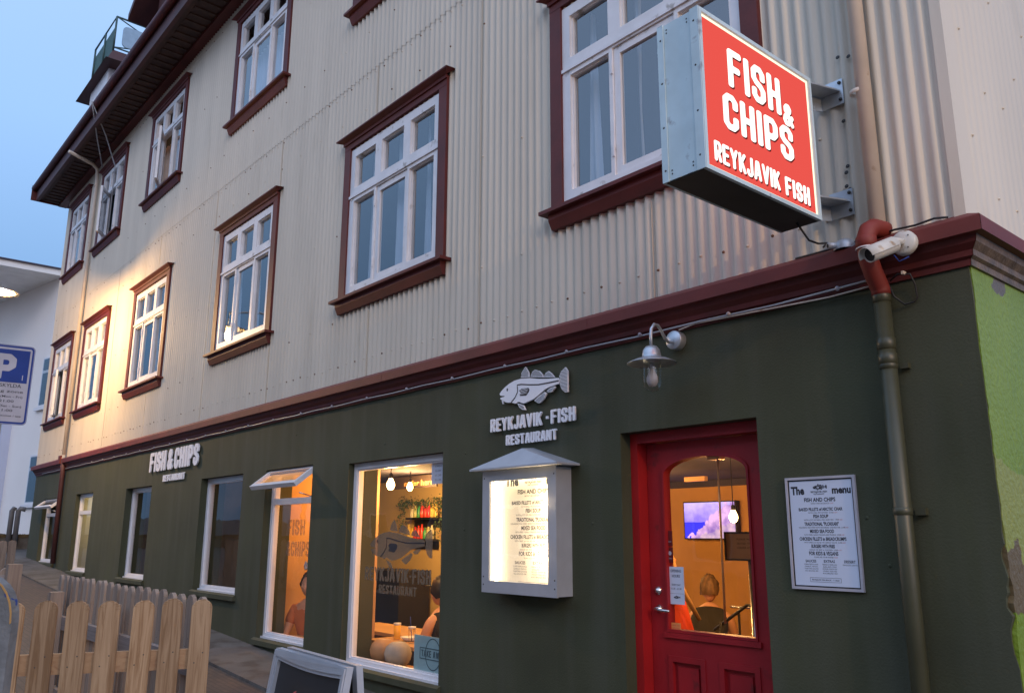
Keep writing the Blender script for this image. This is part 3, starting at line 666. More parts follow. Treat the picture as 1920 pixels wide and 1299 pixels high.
for p0, p1 in ((gx0, cxm-.045), (cxm+.045, gx1)):
    leaf.box(p0, p1, .184, .200, .30, .95); leaf.xz([[(p0, .30), (p1, .30), (p1, .95), (p0, .95)], [(p0+.03, .33), (p1-.03, .33), (p1-.03, .92), (p0+.03, .92)]], .158, .1839); leaf.box(p0+.055, p1-.055, .172, .1838, .355, .895)
leaf.box(gx0-.02, gx1+.02, .150, .1645, gz0-.03, gz0-.002)
leaf.build('door_leaf', door)
MB().m('gglass').xz([[(cxm+(p[0]-cxm)*.97, 1.56+(p[1]-1.56)*.98) for p in arch]], .186, .1865, back=False).build('pane', door)
q = MB().m(mat('brass', (.65, .34, .12), .35, .4)); q.box(-2.885, -2.805, .206, .26, 2.02, 2.062); q.tube([(-2.835, .235, 2.02), (-2.84, .235, 1.14)], .006, 6); q.build('door_bolt', door)
hd = MB().m('steel').lathe([(.022, 0), (.024, .006), (.012, .012), (.009, .045), (.001, .046)], (a0+.06, .165, 1.195), 14, (0, -1, 0)); hd.tube([(a0+.06, .122, 1.195), (a0+.09, .118, 1.193), (a0+.165, .120, 1.19)], [.009, .0085, .007], 8); hd.build('door_handle', door)
MB().m('steel').lathe([(.024, 0), (.024, .008), (.014, .012), (.012, .02), (.001, .021)], (a0+.055, .165, 1.295), 14, (0, -1, 0)).build('lock', door)
MB().m('concrete').box(DX0+.001, DX1-.001, .001, .295, .05, DZ0-.001).build('door_step', B)
# ---- pipes on the facade
dp = MB().m('greenpipe').tube([(-1.685, -.055, 2.685), (-1.685, -.055, .1)], .0365, 16)
for z in (2.69, 2.47, 2.40): dp.lathe([(.037, 0), (.0405, .002), (.0405, .05), (.037, .052)], (-1.685, -.055, z-.05), 16)
dp.build('rain_pipe', B)
cl = MB().m('alu')
q = MB().m('greenpipe').lathe([(.037, 0), (.040, .002), (.040, .03), (.037, .032)], (-1.685, -.055, 1.69), 16); q.box(-1.685+.04, -1.60, -.03, -.001, 1.69, 1.72); q.build('pipe_clamp', B)
q = MB().m('greenpipe').lathe([(.037, 0), (.040, .002), (.040, .028), (.037, .03)], (-1.685, -.055, 2.33), 16); q.box(-1.685+.04, -1.61, -.03, -.001, 2.33, 2.355); q.build('pipe_clamp', B)
el = MB().m(mat('red_pipe', (.19, .022, .014), .6, 0, .15, 6)); el.tube([(-1.653, -.03, 2.985), (-1.660, -.07, 2.987), (-1.668, -.11, 2.982), (-1.676, -.14, 2.965), (-1.682, -.155, 2.93), (-1.684, -.158, 2.88), (-1.685, -.15, 2.83), (-1.686, -.11, 2.77), (-1.686, -.07, 2.72), (-1.685, -.056, 2.70), (-1.685, -.055, 2.675)], .042, 16)
for z in (3.0,): el.lathe([(.043, 0), (.046, .004), (.046, .04), (.043, .044)], (-1.6835, -.157, 2.885), 16)
el.build('pipe_elbow', B)
MB().m('pvc').lathe([(.0462, 0), (.0485, .003), (.0462, .006)], (-1.684, -.157, 2.872), 16).build('cable_tie', B)
cp = MB().m('creampipe'); cp.tube([(-1.662, -.07, 2.975), (-1.69, -.07, 8.7)], .036, 14)
for z in (3.68, 5.5, 7.3): cp.lathe([(.037, 0), (.041, .004), (.041, .018), (.037, .022)], (-1.692, -.07, z), 14)
cp.build('rain_pipe', B)
lp = MB().m('creampipe').tube([(-16.72, -.075, 3.0), (-16.72, -.075, 8.3), (-16.68, -.10, 8.52), (-16.63, -.20, 8.58), (-16.39, -.68, 8.61)], .034, 10)
lp.build('rain_pipe', B)
MB().m('roofm').tube([(-16.72, -.075, 2.92), (-16.72, -.06, 2.7), (-16.70, -.05, 1.1)], .042, 10).build('rain_pipe', B)

# ---- dormers
d = MB().m('white').box(-17.6, -16.3, -.20, 2.0, 8.95, 10.55)
d1 = d.build('dormer', B)
r_ = MB().m('roofm')
ex0, ex1, ey0, ez = -18.15, -15.9, -.36, 10.50; tx0, tx1, ty0, tz = -18.0, -16.45, -.13, 11.0
r_.add([(ex0, ey0, ez), (ex1, ey0, ez), (ex1, 2.2, ez), (ex0, 2.2, ez), (tx0-.15, ty0-.12, ez+.20), (tx1+.15, ty0-.12, ez+.20), (tx1+.15, 2.2, ez+.20), (tx0-.15, 2.2, ez+.20), (tx0, ty0, tz), (tx1, ty0, tz), (tx1, 2.2, tz), (tx0, 2.2, tz)],
       [(0, 1, 2, 3), (0, 4, 5, 1), (1, 5, 6, 2), (2, 6, 7, 3), (3, 7, 4, 0), (4, 8, 9, 5), (5, 9, 10, 6), (6, 10, 11, 7), (7, 11, 8, 4), (8, 11, 10, 9)])
r_.build('dormer_roof', B)
rg = MB().m('rail')
for p in ((tx1, ty0), (tx1, 1.9), (tx0, ty0), ((tx0+tx1)/2, ty0)): rg.tube([(p[0], p[1], tz-.02), (p[0], p[1], tz+.74)], .02, 6)
rg.tube([(tx0, ty0, tz+.74), (tx1, ty0, tz+.74), (tx1, 1.9, tz+.74)], .02, 6); rg.tube([(tx1, ty0, tz+.06), (tx1, 1.9, tz+.06)], .016, 6)
rg.tube([(tx1, ty0, tz+.74), (tx1, .35, tz+.56)], .013, 5); rg.tube([(tx1, ty0, tz+.06), (tx1, .35, tz+.18)], .013, 5)
rgo = rg.build('terrace_railing', B)
MB().m('railpanel').box(tx0+.03, tx1-.05, ty0+.01, ty0+.03, tz+.02, tz+.56).build('railing_panel', rgo)
rp = [(.10+.09*math.cos(t)+(.0 if c_ else 1.2), tz+.22+.09*math.sin(t)+(0 if s2 else .28)) for c_, s2, tr in ((1, 1, (PI, 1.5*PI)), (0, 1, (1.5*PI, 2*PI)), (0, 0, (0, .5*PI)), (1, 0, (.5*PI, PI))) for t in [tr[0]+(tr[1]-tr[0])*i/4 for i in range(5)]]
MB().m('railglass').yz([rp], tx1-.012, tx1+.012).build('railing_panel', rgo)
# gabled dormer
g2 = MB().m('white').box(-13.75, -11.6, -.1, 2.0, 8.95, 10.3); g2o = g2.build('dormer', B)
w2 = MB().m('white').ring(-13.3, -12.0, 9.25, 10.2, .07, -.14, -.101); w2.box(-12.68, -12.62, -.139, -.102, 9.32, 10.13); w2.m(mat('lit_room', (.7, .45, .3), .7, emit=(1, .55, .32), es=.55)).box(-13.23, -12.07, -.112, -.1015, 9.32, 10.13)
w2.build('window', g2o)
r2_ = MB().m('roofm')
for y0, y1 in ((-.42, 2.2),):
    L0, Rr, ap = (-14.32, 10.55), (-11.0, 10.55), (-12.66, 11.6)
    r2_.add([(L0[0], y0, L0[1]), (ap[0], y0, ap[1]), (Rr[0], y0, Rr[1]), (L0[0], y1, L0[1]), (ap[0], y1, ap[1]), (Rr[0], y1, Rr[1]), (L0[0], y0, L0[1]-.12), (ap[0], y0, ap[1]-.12), (Rr[0], y0, Rr[1]-.12), (L0[0], y1, L0[1]-.12), (ap[0], y1, ap[1]-.12), (Rr[0], y1, Rr[1]-.12)],
            [(0, 1, 4, 3), (1, 2, 5, 4), (6, 9, 10, 7), (7, 10, 11, 8), (0, 6, 7, 1), (1, 7, 8, 2), (0, 3, 9, 6), (2, 8, 11, 5)])
r2_.box(-13.74, -11.61, -.09, 2.0, 10.301, 10.75)
r2_.build('dormer_roof', B)

# ================================================================ INTERIOR of the ground floor
mb = MB().m(mat('dining_wall', (.56, .30, .09), .9, 0, .18, 1.2))
mb.box(-8.9, -1.5, 5.5, 5.6, -.2, 2.6)                      # dining room back wall
mb.m('ceildark').box(-11.0, -1.5, .301, 5.49, 2.32, 2.40)
mb.m('floor').box(-8.9, -1.5, .301, 5.49, -.22, -.12)
mb.m('ceildark').box(-8.9, -1.63, 5.47, 5.4999, 2.235, 2.3199); mb.m('roomwarm').box(-1.62, -1.55,   .301, 5.49, -.119, 2.319)
mb.build('dining_room', B)
# kitchen bar seen through the big window
mb = MB().m('roombrown').box(-6.98, -6.90, .301, .53, -.119, 2.318)
mb.m('roomyel').box(-10.6, -8.92, 2.6, 2.7, .1, 2.6) if False else None
mb.build('partition_wall', B)
mb = MB().m('roomyel').box(-11.0, -8.05, 2.62, 2.70, -.2, 2.318); mb.m('roomwarm').box(-8.04, -7.35, 2.62, 2.70, 1.95, 2.318) if False else None
mb.build('bar_wall', B)
mb = MB().m('roomwarm').box(-8.70, -8.62, .301, 1.36, -.119, 2.318)   # between the bar and the orange room
mb.build('partition_wall', B)
mb = MB().m('roomwarm'); mb.m('roomdark').box(-10.9, -8.71, 1.3, 1.36, .1, 2.318); mb.m('floor').box(-10.9, -8.71, .301, 1.29, .3, .42);  mb.m('roomdark').box(-11.0, -10.91, .301, 1.36, .1, 2.318)
mb.build('orange_room', B)
mb = MB().m('roomdark'); mb.box(-18.9, -11.05, 2.6, 2.7, .3, 2.6); mb.box(-18.9, -11.05, .301, 2.59, 2.42, 2.5); mb.box(-18.9, -11.05, .301, 2.59, .6, .68)
mb.box(-14.3, -14.2, .301, 2.59, .69, 2.41); mb.box(-16.5, -16.4, .301, 2.59, .69, 2.41)
mb.build('back_rooms', B)
# frosted film in the fourth window, lit from behind
ff = glass('frosted_film', 1.4, (.6, .6, .55)); 
fr = bpy.data.materials.new('frosted'); fr.use_nodes = True; n_ = fr.node_tree.nodes; l_ = fr.node_tree.links; n_.remove(n_['Principled BSDF'])
tl = n_.new('ShaderNodeBsdfTranslucent'); tl.inputs[0].default_value = (.62, .62, .55, 1); df = n_.new('ShaderNodeBsdfDiffuse'); df.inputs[0].default_value = (.35, .36, .36, 1); ms = n_.new('ShaderNodeMixShader'); ms.inputs[0].default_value = .35
l_.new(tl.outputs[0], ms.inputs[1]); l_.new(df.outputs[0], ms.inputs[2]); l_.new(ms.outputs[0], n_['Material Output'].inputs[0])
a, b, c, d = GW[4]
MB().m(fr).box(a+.055, b-.055, .125, .128, c+.055, d-.055).build('frosted_blind', B)
t = thing('ceiling_lamp', 'yellow lamp shining behind the frosted pane of the narrow ground floor window', 'lamp', (-15.2, .75, 2.3)); MB().m('bulb').lathe([(.001, -.05), (.05, -.03), (.05, .02), (.001, .04)], t.location, 10).build('globe', t)
light('lamp_light', t.location+Vector((0, 0, -.12)), 45, (1, .70, .25), .08, t)

def pendant(loc, label, e, col=(1, .48, .14), r=.036, cord=.25, ceil=2.32):
    t = thing('pendant_bulb', label, 'light bulb', loc); c = Vector(loc)
    MB().m('bulb').lathe([(.001, -r*1.5), (r*.6, -r*1.3), (r, -r*.5), (r*.95, .1*r), (r*.5, r*1.1), (r*.4, r*1.4)], c, 14).build('glass_bulb', t)
    MB().m('black').lathe([(r*.45, r*1.3), (r*.45, r*2.3), (.004, r*2.6), (.004, ceil-c.z)], c, 10).build('cord', t)
    light('bulb_light', c+Vector((0, 0, -r*2.2)), e, col, .05, t)
pendant((-6.60, .46, 2.06), 'glowing pendant bulb at the top of the big shop window', 22, r=.038)
pendant((-5.5, 1.0, 2.1), 'bulb added out of sight behind the green wall to light the window room', 50)  # unseen fill lamp, added to warm the partition from the right
pendant((-4.33, 2.5, 1.77), 'glowing pendant bulb beside the television seen through the red door', 40, r=.038)
pendant((-3.66, 1.8, 1.96), 'glowing pendant bulb at the right edge of the door glass', 26, r=.038)
pendant((-6.6, 3.6, 2.1), 'pendant bulb deep in the dining room hidden behind the wall', 45)
pendant((-8.15, 1.7, 2.15), 'pendant bulb over the bar counter inside the big window', 60, (1, .60, .22))
pendant((-7.95, .85, 2.12), 'unseen bulb placed to light the orange wall behind the tall window', 15, (1, .33, .065))  # kept out of sight; put here to turn the partition orange
pendant((-9.9, .95, 2.15), 'faint unseen bulb added to light the dim room behind the third window', 5, (1, .45, .15))  # added fill for this room, hidden by the wall
pendant((-12.9, 1.6, 2.2), 'dim pendant bulb in the room behind the middle window', 9, (1, .5, .2))
# bar row of small bulbs in the third window
t = thing('bulb_bar', 'row of small orange bulbs hanging behind the third shop window', 'light fitting', (-10.3, .9, 1.93))
q = MB().m('black'); q.box(-10.62, -10.1, .89, .91, 2.0, 2.02); q.build('bar', t)
for i in range(4): MB().m('barbulb').lathe([(.001, -.04), (.02, -.03), (.026, 0), (.012, .03)], (-10.58+i*.14, .9, 1.965), 8).build('bulb', t)
t = thing('wall_lamp', 'yellow table lamp glowing low behind the third shop window', 'lamp', (-10.35, 1.2, 1.15))
MB().m(emitter('lamp_shade_glow', (1, .55, .18), 1.6)).lathe([(.05, .0), (.07, .0), (.05, .26), (.03, .27)], (-10.35, 1.2, 1.2), 12).build('shade', t)
MB().m('black').lathe([(.05, -.72), (.05, -.70), (.012, -.68), (.012, .0)], (-10.35, 1.2, 1.2), 10).build('base', t)
# television
tx0_, tx1_, tz0_, tz1_ = -7.12, -6.33, 1.575, 2.03
tv = thing('television', 'flat television showing a blue seashore picture, seen through the door glass', 'television', (-6.72, 5.48, 1.8))
MB().m('black').box(tx0_-.015, tx1_+.015, 5.40, 5.495, tz0_-.015, tz1_+.015).build('casing', tv)
sc_m = bpy.data.materials.new('tv_picture'); sc_m.use_nodes = True; n_ = sc_m.node_tree.nodes; l_ = sc_m.node_tree.links; n_.remove(n_['Principled BSDF'])
t_ = n_.new('ShaderNodeTexCoord'); sp = n_.new('ShaderNodeSeparateXYZ'); l_.new(t_.outputs['Object'], sp.inputs[0])
nz_ = n_.new('ShaderNodeTexNoise'); nz_.inputs['Scale'].default_value = 7; nz_.inputs['Detail'].default_value = 6; l_.new(t_.outputs['Object'], nz_.inputs[0])
X = sp.outputs['X']; Z = sp.outputs['Z']
no = mth('SUBTRACT', nz_.outputs[0], .5)
rs = ramp(n_, [(0, (.16, .10, .85)), (.5, (.30, .20, .95)), (1, (.62, .45, 1.0))]); l_.new(mth('ADD', mth('MULTIPLY', Z, 2.2), mth('ADD', .5, no)), rs.inputs[0])
sea = mth('LESS_THAN', Z, mth('ADD', -.02, mth('MULTIPLY', no, .03)))
c_ = mixc(sea, rs.outputs[0], (.05, .04, .72))
cliff = mth('LESS_THAN', Z, mth('ADD', mth('MULTIPLY', no, .5), mth('MULTIPLY', mth('ADD', X, .0), .75)))
cl_ = ramp(n_, [(.35, (.25, .13, .42)), (.6, (.75, .42, .72))]); l_.new(nz_.outputs[0], cl_.inputs[0])
c_ = mixc(cliff, c_, cl_.outputs[0])
sand = mth('LESS_THAN', Z, mth('ADD', mth('MULTIPLY', X, .35), mth('ADD', -.14, mth('MULTIPLY', no, .2))))
sn = ramp(n_, [(.35, (.30, .18, .42)), (.65, (.80, .52, .55))]); l_.new(nz_.outputs[0], sn.inputs[0])
c_ = mixc(sand, c_, sn.outputs[0])
em = n_.new('ShaderNodeEmission'); em.inputs[1].default_value = 1.1; l_.new(c_, em.inputs[0]); l_.new(em.outputs[0], n_['Material Output'].inputs[0])
o = MB().m(sc_m).box(tx0_, tx1_, 5.396, 5.399, tz0_, tz1_).build('screen', tv)
# things seen through the door
t = MB().m(mat('emergency_light', (.6, .3, .1), .5, emit=(1, .35, .08), es=.15)).box(-5.98, -5.70, 3.96, 4.02, 2.20, 2.25).build('emergency_light'); tag(t, 'long orange tinted light fitting under the dark ceiling inside the door', 'light fitting')
nb_ = thing('notice_board', 'framed pale notice standing inside the door on a metal post', 'notice board', (-3.36, 1.2, .12))
q = MB().m('black').ring(-3.50, -3.10, 1.44, 1.63, .012, 1.185, 1.20); q.build('frame', nb_)
q = MB().m(mat('notice_paper', (.45, .36, .25), .7)).box(-3.488, -3.112, 1.190, 1.198, 1.452, 1.618); q.m('ink')
frn = lambda a, b, d: (a, 1.189, b)
for i, s in enumerate(('PLEASE WAIT TO BE', 'SEATED. THANK YOU', 'ORDER AT THE BAR')): font_text(q, s, frn, -3.40, 1.575-.028*i, .012, .2, align=0)
q.build('notice', nb_)
q = MB().m('steel').tube([(-3.31, 1.21, -.12), (-3.31, 1.21, 1.44)], .022, 10); q.tube([(-3.19, 1.25, .12), (-3.19, 1.25, 1.42)], .014, 8); q.build('post', nb_)
rl_ = thing('stair_railing', 'dark iron stair railing with a scroll inside the door', 'railing', (-3.7, 1.5, .12))
q = MB().m('black'); q.tube([(-3.92, 1.6, .93), (-3.56, 1.5, 1.13), (-3.35, 1.5, 1.13)], .012, 6)
for x, z in ((-3.82, .99), (-3.66, 1.07), (-3.54, 1.13)): q.tube([(x, 1.54, .3), (x, 1.54, z)], .009, 6)
q.tube([(-3.66+.06*math.cos(t_), 1.53, .86+.06*math.sin(t_)) for t_ in [i*PI/8 for i in range(17)]], .007, 5); q.build('bars', rl_)
q = MB().m('steel').tube([(-3.78, 1.62, 1.10), (-3.6, 1.62, 1.10)], .008, 6); q.build('handrail', rl_)
ca = thing('coat', 'red coat and scarf hanging on a hook left of the television, inside the door', 'coat', (-5.0, 2.4, 1.6))
q = MB().m('redcloth'); q.smooth = True
rng = [(.03, 1.62, 0), (.07, 1.5, .0), (.10, 1.3, .02), (.13, 1.05, .05), (.2, .8, .07), (.22, .62, .05)]
vs = []
for r_c, z, dx in rng:
    for k in range(14): an = 2*PI*k/14; rr = r_c*(1+.18*math.sin(k*2.6+z*5)); vs.append((-5.02+dx+rr*math.cos(an), 2.4+.5*rr*math.sin(an), z))
q.add(vs, [(i*14+k, i*14+(k+1) % 14, (i+1)*14+(k+1) % 14, (i+1)*14+k) for i in range(len(rng)-1) for k in range(14)]); q.build('cloth', ca)
q = MB().m('orangecloth'); q.tube([(-5.08, 2.3, 1.55), (-4.95, 2.3, 1.42), (-4.85, 2.32, 1.38)], .03, 8); q.build('scarf', ca)
q = MB().m(mat('wrap_cloth', (.30, .17, .07), .9)); q.tube([(-4.92, 2.2, 1.72), (-4.88, 2.25, 1.5), (-4.80, 2.3, 1.2), (-4.62, 2.35, .9)], [.03, .045, .035, .015], 8); q.build('bag', ca)

# ---- people
def skin_mesh(name, pts, edges, rad, mtl, parent, sub=2):
    me = bpy.data.meshes.new(name); me.from_pydata(pts, edges, []); o = bpy.data.objects.new(name, me); COL.objects.link(o)
    md = o.modifiers.new('s', 'SKIN'); sv = me.skin_vertices[0].data
    for i, r in enumerate(rad):
        sv[i].radius = r if isinstance(r, tuple) else (r, r)
    sv[0].use_root = True
    sb = o.modifiers.new('u', 'SUBSURF'); sb.levels = sub; sb.render_levels = sub
    dg = bpy.context.evaluated_depsgraph_get(); dg.update(); e = o.evaluated_get(dg); m2 = bpy.data.meshes.new_from_object(e)
    o.modifiers.clear(); o.data = m2; m2.materials.clear(); m2.materials.append(M[mtl])
    for p in m2.polygons: p.use_smooth = True
    if parent: o.parent = parent
    return o
def seated_person(loc, rz, label, top, hairm, arm=1, lean=.15, cap=False):
    t = thing('person', label, 'person', loc); t.rotation_euler.z = rz
    y = lean
    P = [(0, 0, .47), (0, y*.3, .70), (0, y*.75, .92), (0, y, 1.02), (0, y*1.15, 1.10),      # pelvis .. neck
         (-.18, y*.9, .96), (-.24, y+.06, .72), (-.15, y+.27, .66), (-.12, y+.35, .66),        # arm
         (.18, y*.9, .96), (.24, y+.06, .72), (.15, y+.27, .66), (.12, y+.35, .66),
         (-.10, .05, .46), (-.12, .46, .48), (-.12, .46, .08), (-.12, .58, .04),
         (.10, .05, .46), (.12, .46, .48), (.12, .46, .08), (.12, .58, .04)]
    E_ = [(0, 1), (1, 2), (2, 3), (3, 4), (3, 5), (5, 6), (6, 7), (7, 8), (3, 9), (9, 10), (10, 11), (11, 12), (0, 13), (13, 14), (14, 15), (15, 16), (0, 17), (17, 18), (18, 19), (19, 20)]
    Rr = [(.15, .11), (.13, .10), (.15, .10), (.08, .07), .05, .055, .042, .03, .035, .055, .042, .03, .035, .08, .058, .04, .035, .08, .058, .04, .035]
    n0 = len(P)
    for s_, base in ((-1, 8), (1, 12)):   # fingers and thumb
        hx, hy, hz = P[base]
        for k in range(4):
            P.append((hx+(k-1.5)*.019, hy+.075-.008*abs(k-1.2), hz-.012)); E_.append((base, len(P)-1)); Rr.append(.009)
            P.append((hx+(k-1.5)*.017, hy+.10-.008*abs(k-1.2), hz-.035)); E_.append((len(P)-2, len(P)-1)); Rr.append(.008)
        P.append((hx-s_*.045, hy+.03, hz)); E_.append((base, len(P)-1)); Rr.append(.011)
    body = skin_mesh('body', P, E_, Rr, 'skin', t)
    # head as part of the body mesh
    bm = bmesh.new(); bm.from_mesh(body.data)
    hb = bmesh.ops.create_uvsphere(bm, u_segments=20, v_segments=16, radius=1)
    hy_, hz_ = y*1.25, 1.215
    for v in hb['verts']:
        x_, y_, z_ = v.co; w = .078*(1-.22*max(0, -z_)); v.co = (x_*w, y_*.095+(.012 if y_ > 0 and z_ < 0 else 0), z_*.118)
        if y_ > .9 and abs(x_) < .3 and -.25 < z_ < .15: v.co.y += .018       # nose
        if y_ > .75 and abs(z_+.45) < .1: v.co.y += .006                      # lips
        if y_ > .7 and abs(z_-.12) < .1 and abs(abs(x_)-.4) < .15: v.co.y -= .008  # eye sockets
        v.co += Vector((0, hy_, hz_))
    for f in bm.faces: f.smooth = True
    for s_ in (-1, 1):
        eb = bmesh.ops.create_uvsphere(bm, u_segments=8, v_segments=6, radius=.02)
        for v in eb['verts']: v.co = (v.co.x*.4+s_*.078, v.co.y*.8+hy_-.005, v.co.z*1.3+hz_)
    bm.to_mesh(body.data); bm.free()
    # garment over the trunk and sleeves
    gp = [(0, 0, .42), (0, y*.3, .70), (0, y*.75, .93), (0, y, 1.0), (-.175, y*.9, .965), (.175, y*.9, .965), (-.22, y+.03, .82), (.22, y+.03, .82)]
    ge = [(0, 1), (1, 2), (2, 3), (2, 4), (2, 5)]+([(4, 6), (5, 7)] if top != 'vest' else [])
    if top == 'vest': gp = gp[:6]; gp[3] = (0, y*1.02, 1.03)
    skin_mesh('garment', gp, ge, [(.18, .135), (.155, .125), (.18, .125), (.085, .08), .075, .075, .058, .058][:len(gp)], top, t)
    h = MB().m(hairm); h.smooth = True
    if cap: h.m('black'); h.box(-.07, .07, hy_+.08, hy_+.16, hz_+.045, hz_+.055)
    vs = []; nu, nv = 18, 10
    for j in range(nv+1):
        for i in range(nu):
            th = PI*.02+PI*.62*j/nv; ph = 2*PI*i/nu; yy_ = -math.cos(ph)
            cut = 1.0 if yy_ < .35 else (1-.55*min(1, (yy_-.35)/.5))
            th *= cut; k = 1.06+.07*math.sin(i*3+j)+.05*math.sin(i*1.7-j*2.3)
            vs.append((.087*k*math.sin(th)*math.sin(ph), hy_-.006+.105*k*math.sin(th)*yy_, hz_+.008+.127*k*math.cos(th)))
    h.add(vs, [(j*nu+i, j*nu+(i+1) % nu, (j+1)*nu+(i+1) % nu, (j+1)*nu+i) for j in range(nv) for i in range(nu)])
    h.build('hair' if not cap else 'cap', t, origin=(0, 0, 0)).location = (0, 0, 0)
    return t
def chair(loc, rz, label):
    t = thing('chair', label, 'chair', loc); t.rotation_euler.z = rz
    q = MB().m('black')
    q.box(-.21, .21, -.2, .2, .36, .40); s = q.build('seat', t, origin=(0, 0, 0)); s.location = (0, 0, 0)
    q = MB().m('black').box(-.21, .21, -.23, -.19, .45, .72); s = q.build('backrest', t, origin=(0, 0, 0)); s.location = (0, 0, 0)
    for x in (-.19, .19):
        for y in (-.19, .19):
            q = MB().m('black').box(x-.015, x+.015, y-.015, y+.015, 0, .36 if y > 0 else .45); s = q.build('leg', t, origin=(0, 0, 0)); s.location = (0, 0, 0)
seated_person((-5.04, 3.0, -.12), math.radians(28), 'fair-haired person in a black vest seen from behind, bending over a table inside the door', 'vest', 'hair', lean=.22)
chair((-5.04, 3.0, -.12), math.radians(28), 'black dining chair carrying the person in the black vest')
seated_person((-8.27, .66, -.12), math.radians(215), 'dark-haired person in an orange top sitting low behind the tall window with the tilted vent', 'orangecloth', 'hairdark')
seated_person((-6.27, .98, -.12), math.radians(100), 'person in a black cap at the right edge of the big shop window', 'vest', 'hairdark', cap=True)

def film(name, col, a):
    m = bpy.data.materials.new(name); m.use_nodes = True; n = m.node_tree.nodes; l = m.node_tree.links; b = n['Principled BSDF']; b.inputs['Base Color'].default_value = (*col, 1); b.inputs['Roughness'].default_value = .8
    t = n.new('ShaderNodeBsdfTransparent'); x = n.new('ShaderNodeMixShader'); x.inputs[0].default_value = a; l.new(t.outputs[0], x.inputs[1]); l.new(b.outputs[0], x.inputs[2]); l.new(x.outputs[0], n['Material Output'].inputs[0]); return m
# ---- bar things inside the big window
sg = thing('hanging_sign', 'dark hanging board reading order here above the bar', 'sign', (-8.5, 1.98, 2.25))
q = MB().m(mat('dark_board', (.035, .02, .015), .7)).box(-9.05, -8.02, 1.98, 2.0, 2.155, 2.30); q.build('board', sg)
q = MB().m(mat('orange_letters', (.75, .35, .12), .6)); font_text(q, 'order here', lambda a, b, d: (a, 1.977, b), -8.08, 2.185, .062, .62, .02, align=1); q.build('lettering', sg)
sh_rnd = random.Random(11)
bc = [(.75, .70, .5), (.6, .6, .25), (.05, .35, .12), (.75, .06, .04), (.75, .06, .04), (.75, .05, .06), (.8, .55, .1), (.7, .5, .1)]
bm_ = [mat('bottle_%s' % n, c, .35, coat=.5) for n, c in zip(('cream', 'olive', 'green', 'red', 'scarlet', 'crimson', 'amber', 'gold'), bc)]
names = ['cream', 'olive', 'green', 'red', 'scarlet', 'crimson', 'amber', 'gold']
for si, (zs, x0, x1) in enumerate(((1.80, -9.38, -8.75), (1.53, -9.45, -8.83))):
    s = MB().m('black').box(x0, x1, 2.46, 2.615, zs, zs+.025).box(x0, x1, 2.60, 2.615, zs-.1, zs-.001); o = s.build('shelf'); tag(o, ('upper' if si == 0 else 'lower')+' black wall shelf of bottles behind the bar', 'shelf')
    for i in range(8):
        x = x0+.05+i*(x1-x0-.1)/7.; k = (i if si == 0 else (7-i)) % 8; tall = .14+.06*((i*5+si*3) % 4)/4
        b = MB().m(bm_[k]).lathe([(.001, 0), (.028, .002), (.03, .01), (.03, tall*.65), (.013, tall*.82), (.012, tall), (.001, tall)], (x, 2.535, zs+.0255), 10)
        o = b.build('bottle', origin=(x, 2.535, zs+.0255)); tag(o, '%s bottle, number %d from the left on the %s black shelf' % (names[k], i+1, 'upper' if si == 0 else 'lower'), 'bottle', 'bottles on the bar shelves')
gl = MB().m('leaf'); r5 = random.Random(2)
for _ in range(420):
    if r5.random() < .6: x = r5.uniform(-9.6, -8.6); z = 2.02+r5.gauss(0, .03); 
    else: x = r5.choice([-9.52, -8.70])+r5.gauss(0, .025); z = r5.uniform(1.55, 2.02)
    y = 2.5+r5.uniform(-.05, .05); a = r5.uniform(0, 6.3); s = .02
    gl.add([(x, y, z), (x+s*math.cos(a), y-.01, z+s*math.sin(a)), (x+s*1.8*math.cos(a+.4), y+r5.uniform(-.01, .01), z+s*1.8*math.sin(a+.4)), (x+s*math.cos(a+.9), y, z+s*math.sin(a+.9))], [(0, 1, 2, 3)])
tag(gl.build('leaf_garland'), 'leafy green garland draped round the bar shelves', 'garland')
ct = thing('bar_counter', 'dark brown bar counter with a wooden top inside the big window', 'counter', (-8.0, 1.6, .12))
MB().m('floor').box(-8.5, -7.0, 1.12, 1.55, -.119, .60).build('front', ct); MB().m('roomwarm').box(-8.55, -6.95, 1.08, 1.6, .601, .635).build('top', ct)
dk = thing('oven', 'black oven block standing behind the bar counter', 'oven', (-8.55, 2.3, .12)); MB().m('black').box(-9.9, -8.93, 2.1, 2.55, -.119, 1.17).build('body', dk); MB().m('steel').box(-9.8, -9.05, 2.085, 2.099, .9, .93).build('handle', dk)
tb = thing('table', 'small wooden table by the big shop window laid with food', 'table', (-6.6, .75, .12)); MB().m('roomwarm').box(-6.86, -6.1, .42, .80, .66, .69).build('table_top', tb)
for x in (-6.8, -6.16):
    for y in (.46, .76): MB().m('black').box(x-.02, x+.02, y-.02, y+.02, -.119, .659).build('leg', tb)
beer = mat('beer', (.75, .35, .04), .1, emit=(.9, .4, .05), es=.15)
for i, (x, y, lb) in enumerate(((-6.66, .62, 'tall glass of amber beer on the table in the big window'), (-6.32, .55, 'clear tumbler with a straw on the table in the big window'))):
    t = thing('drinking_glass', lb, 'glass', (x, y, .691)); MB().m(beer if i == 0 else 'gglass').lathe([(.001, .002), (.028, .002), (.034, .12), (.001, .12)], t.location, 14).build('drink', t)
    MB().m('pvc').lathe([(.001, .121), (.034, .121), (.035, .14), (.001, .142)], t.location, 14).build('foam' if i == 0 else 'rim', t)
    if i: MB().m('bluesign').tube([t.location+Vector((0, 0, .02)), t.location+Vector((-.03, 0, .22))], .004, 6).build('straw', t)
t = MB().m('pvc'); t.smooth = True; t.lathe([(.001, 0), (.05, .0), (.09, .035), (.085, .035), (.001, .02)], (-6.48, .64, .691), 16); tag(t.build('bowl'), 'white bowl between the two glasses on the table', 'bowl')
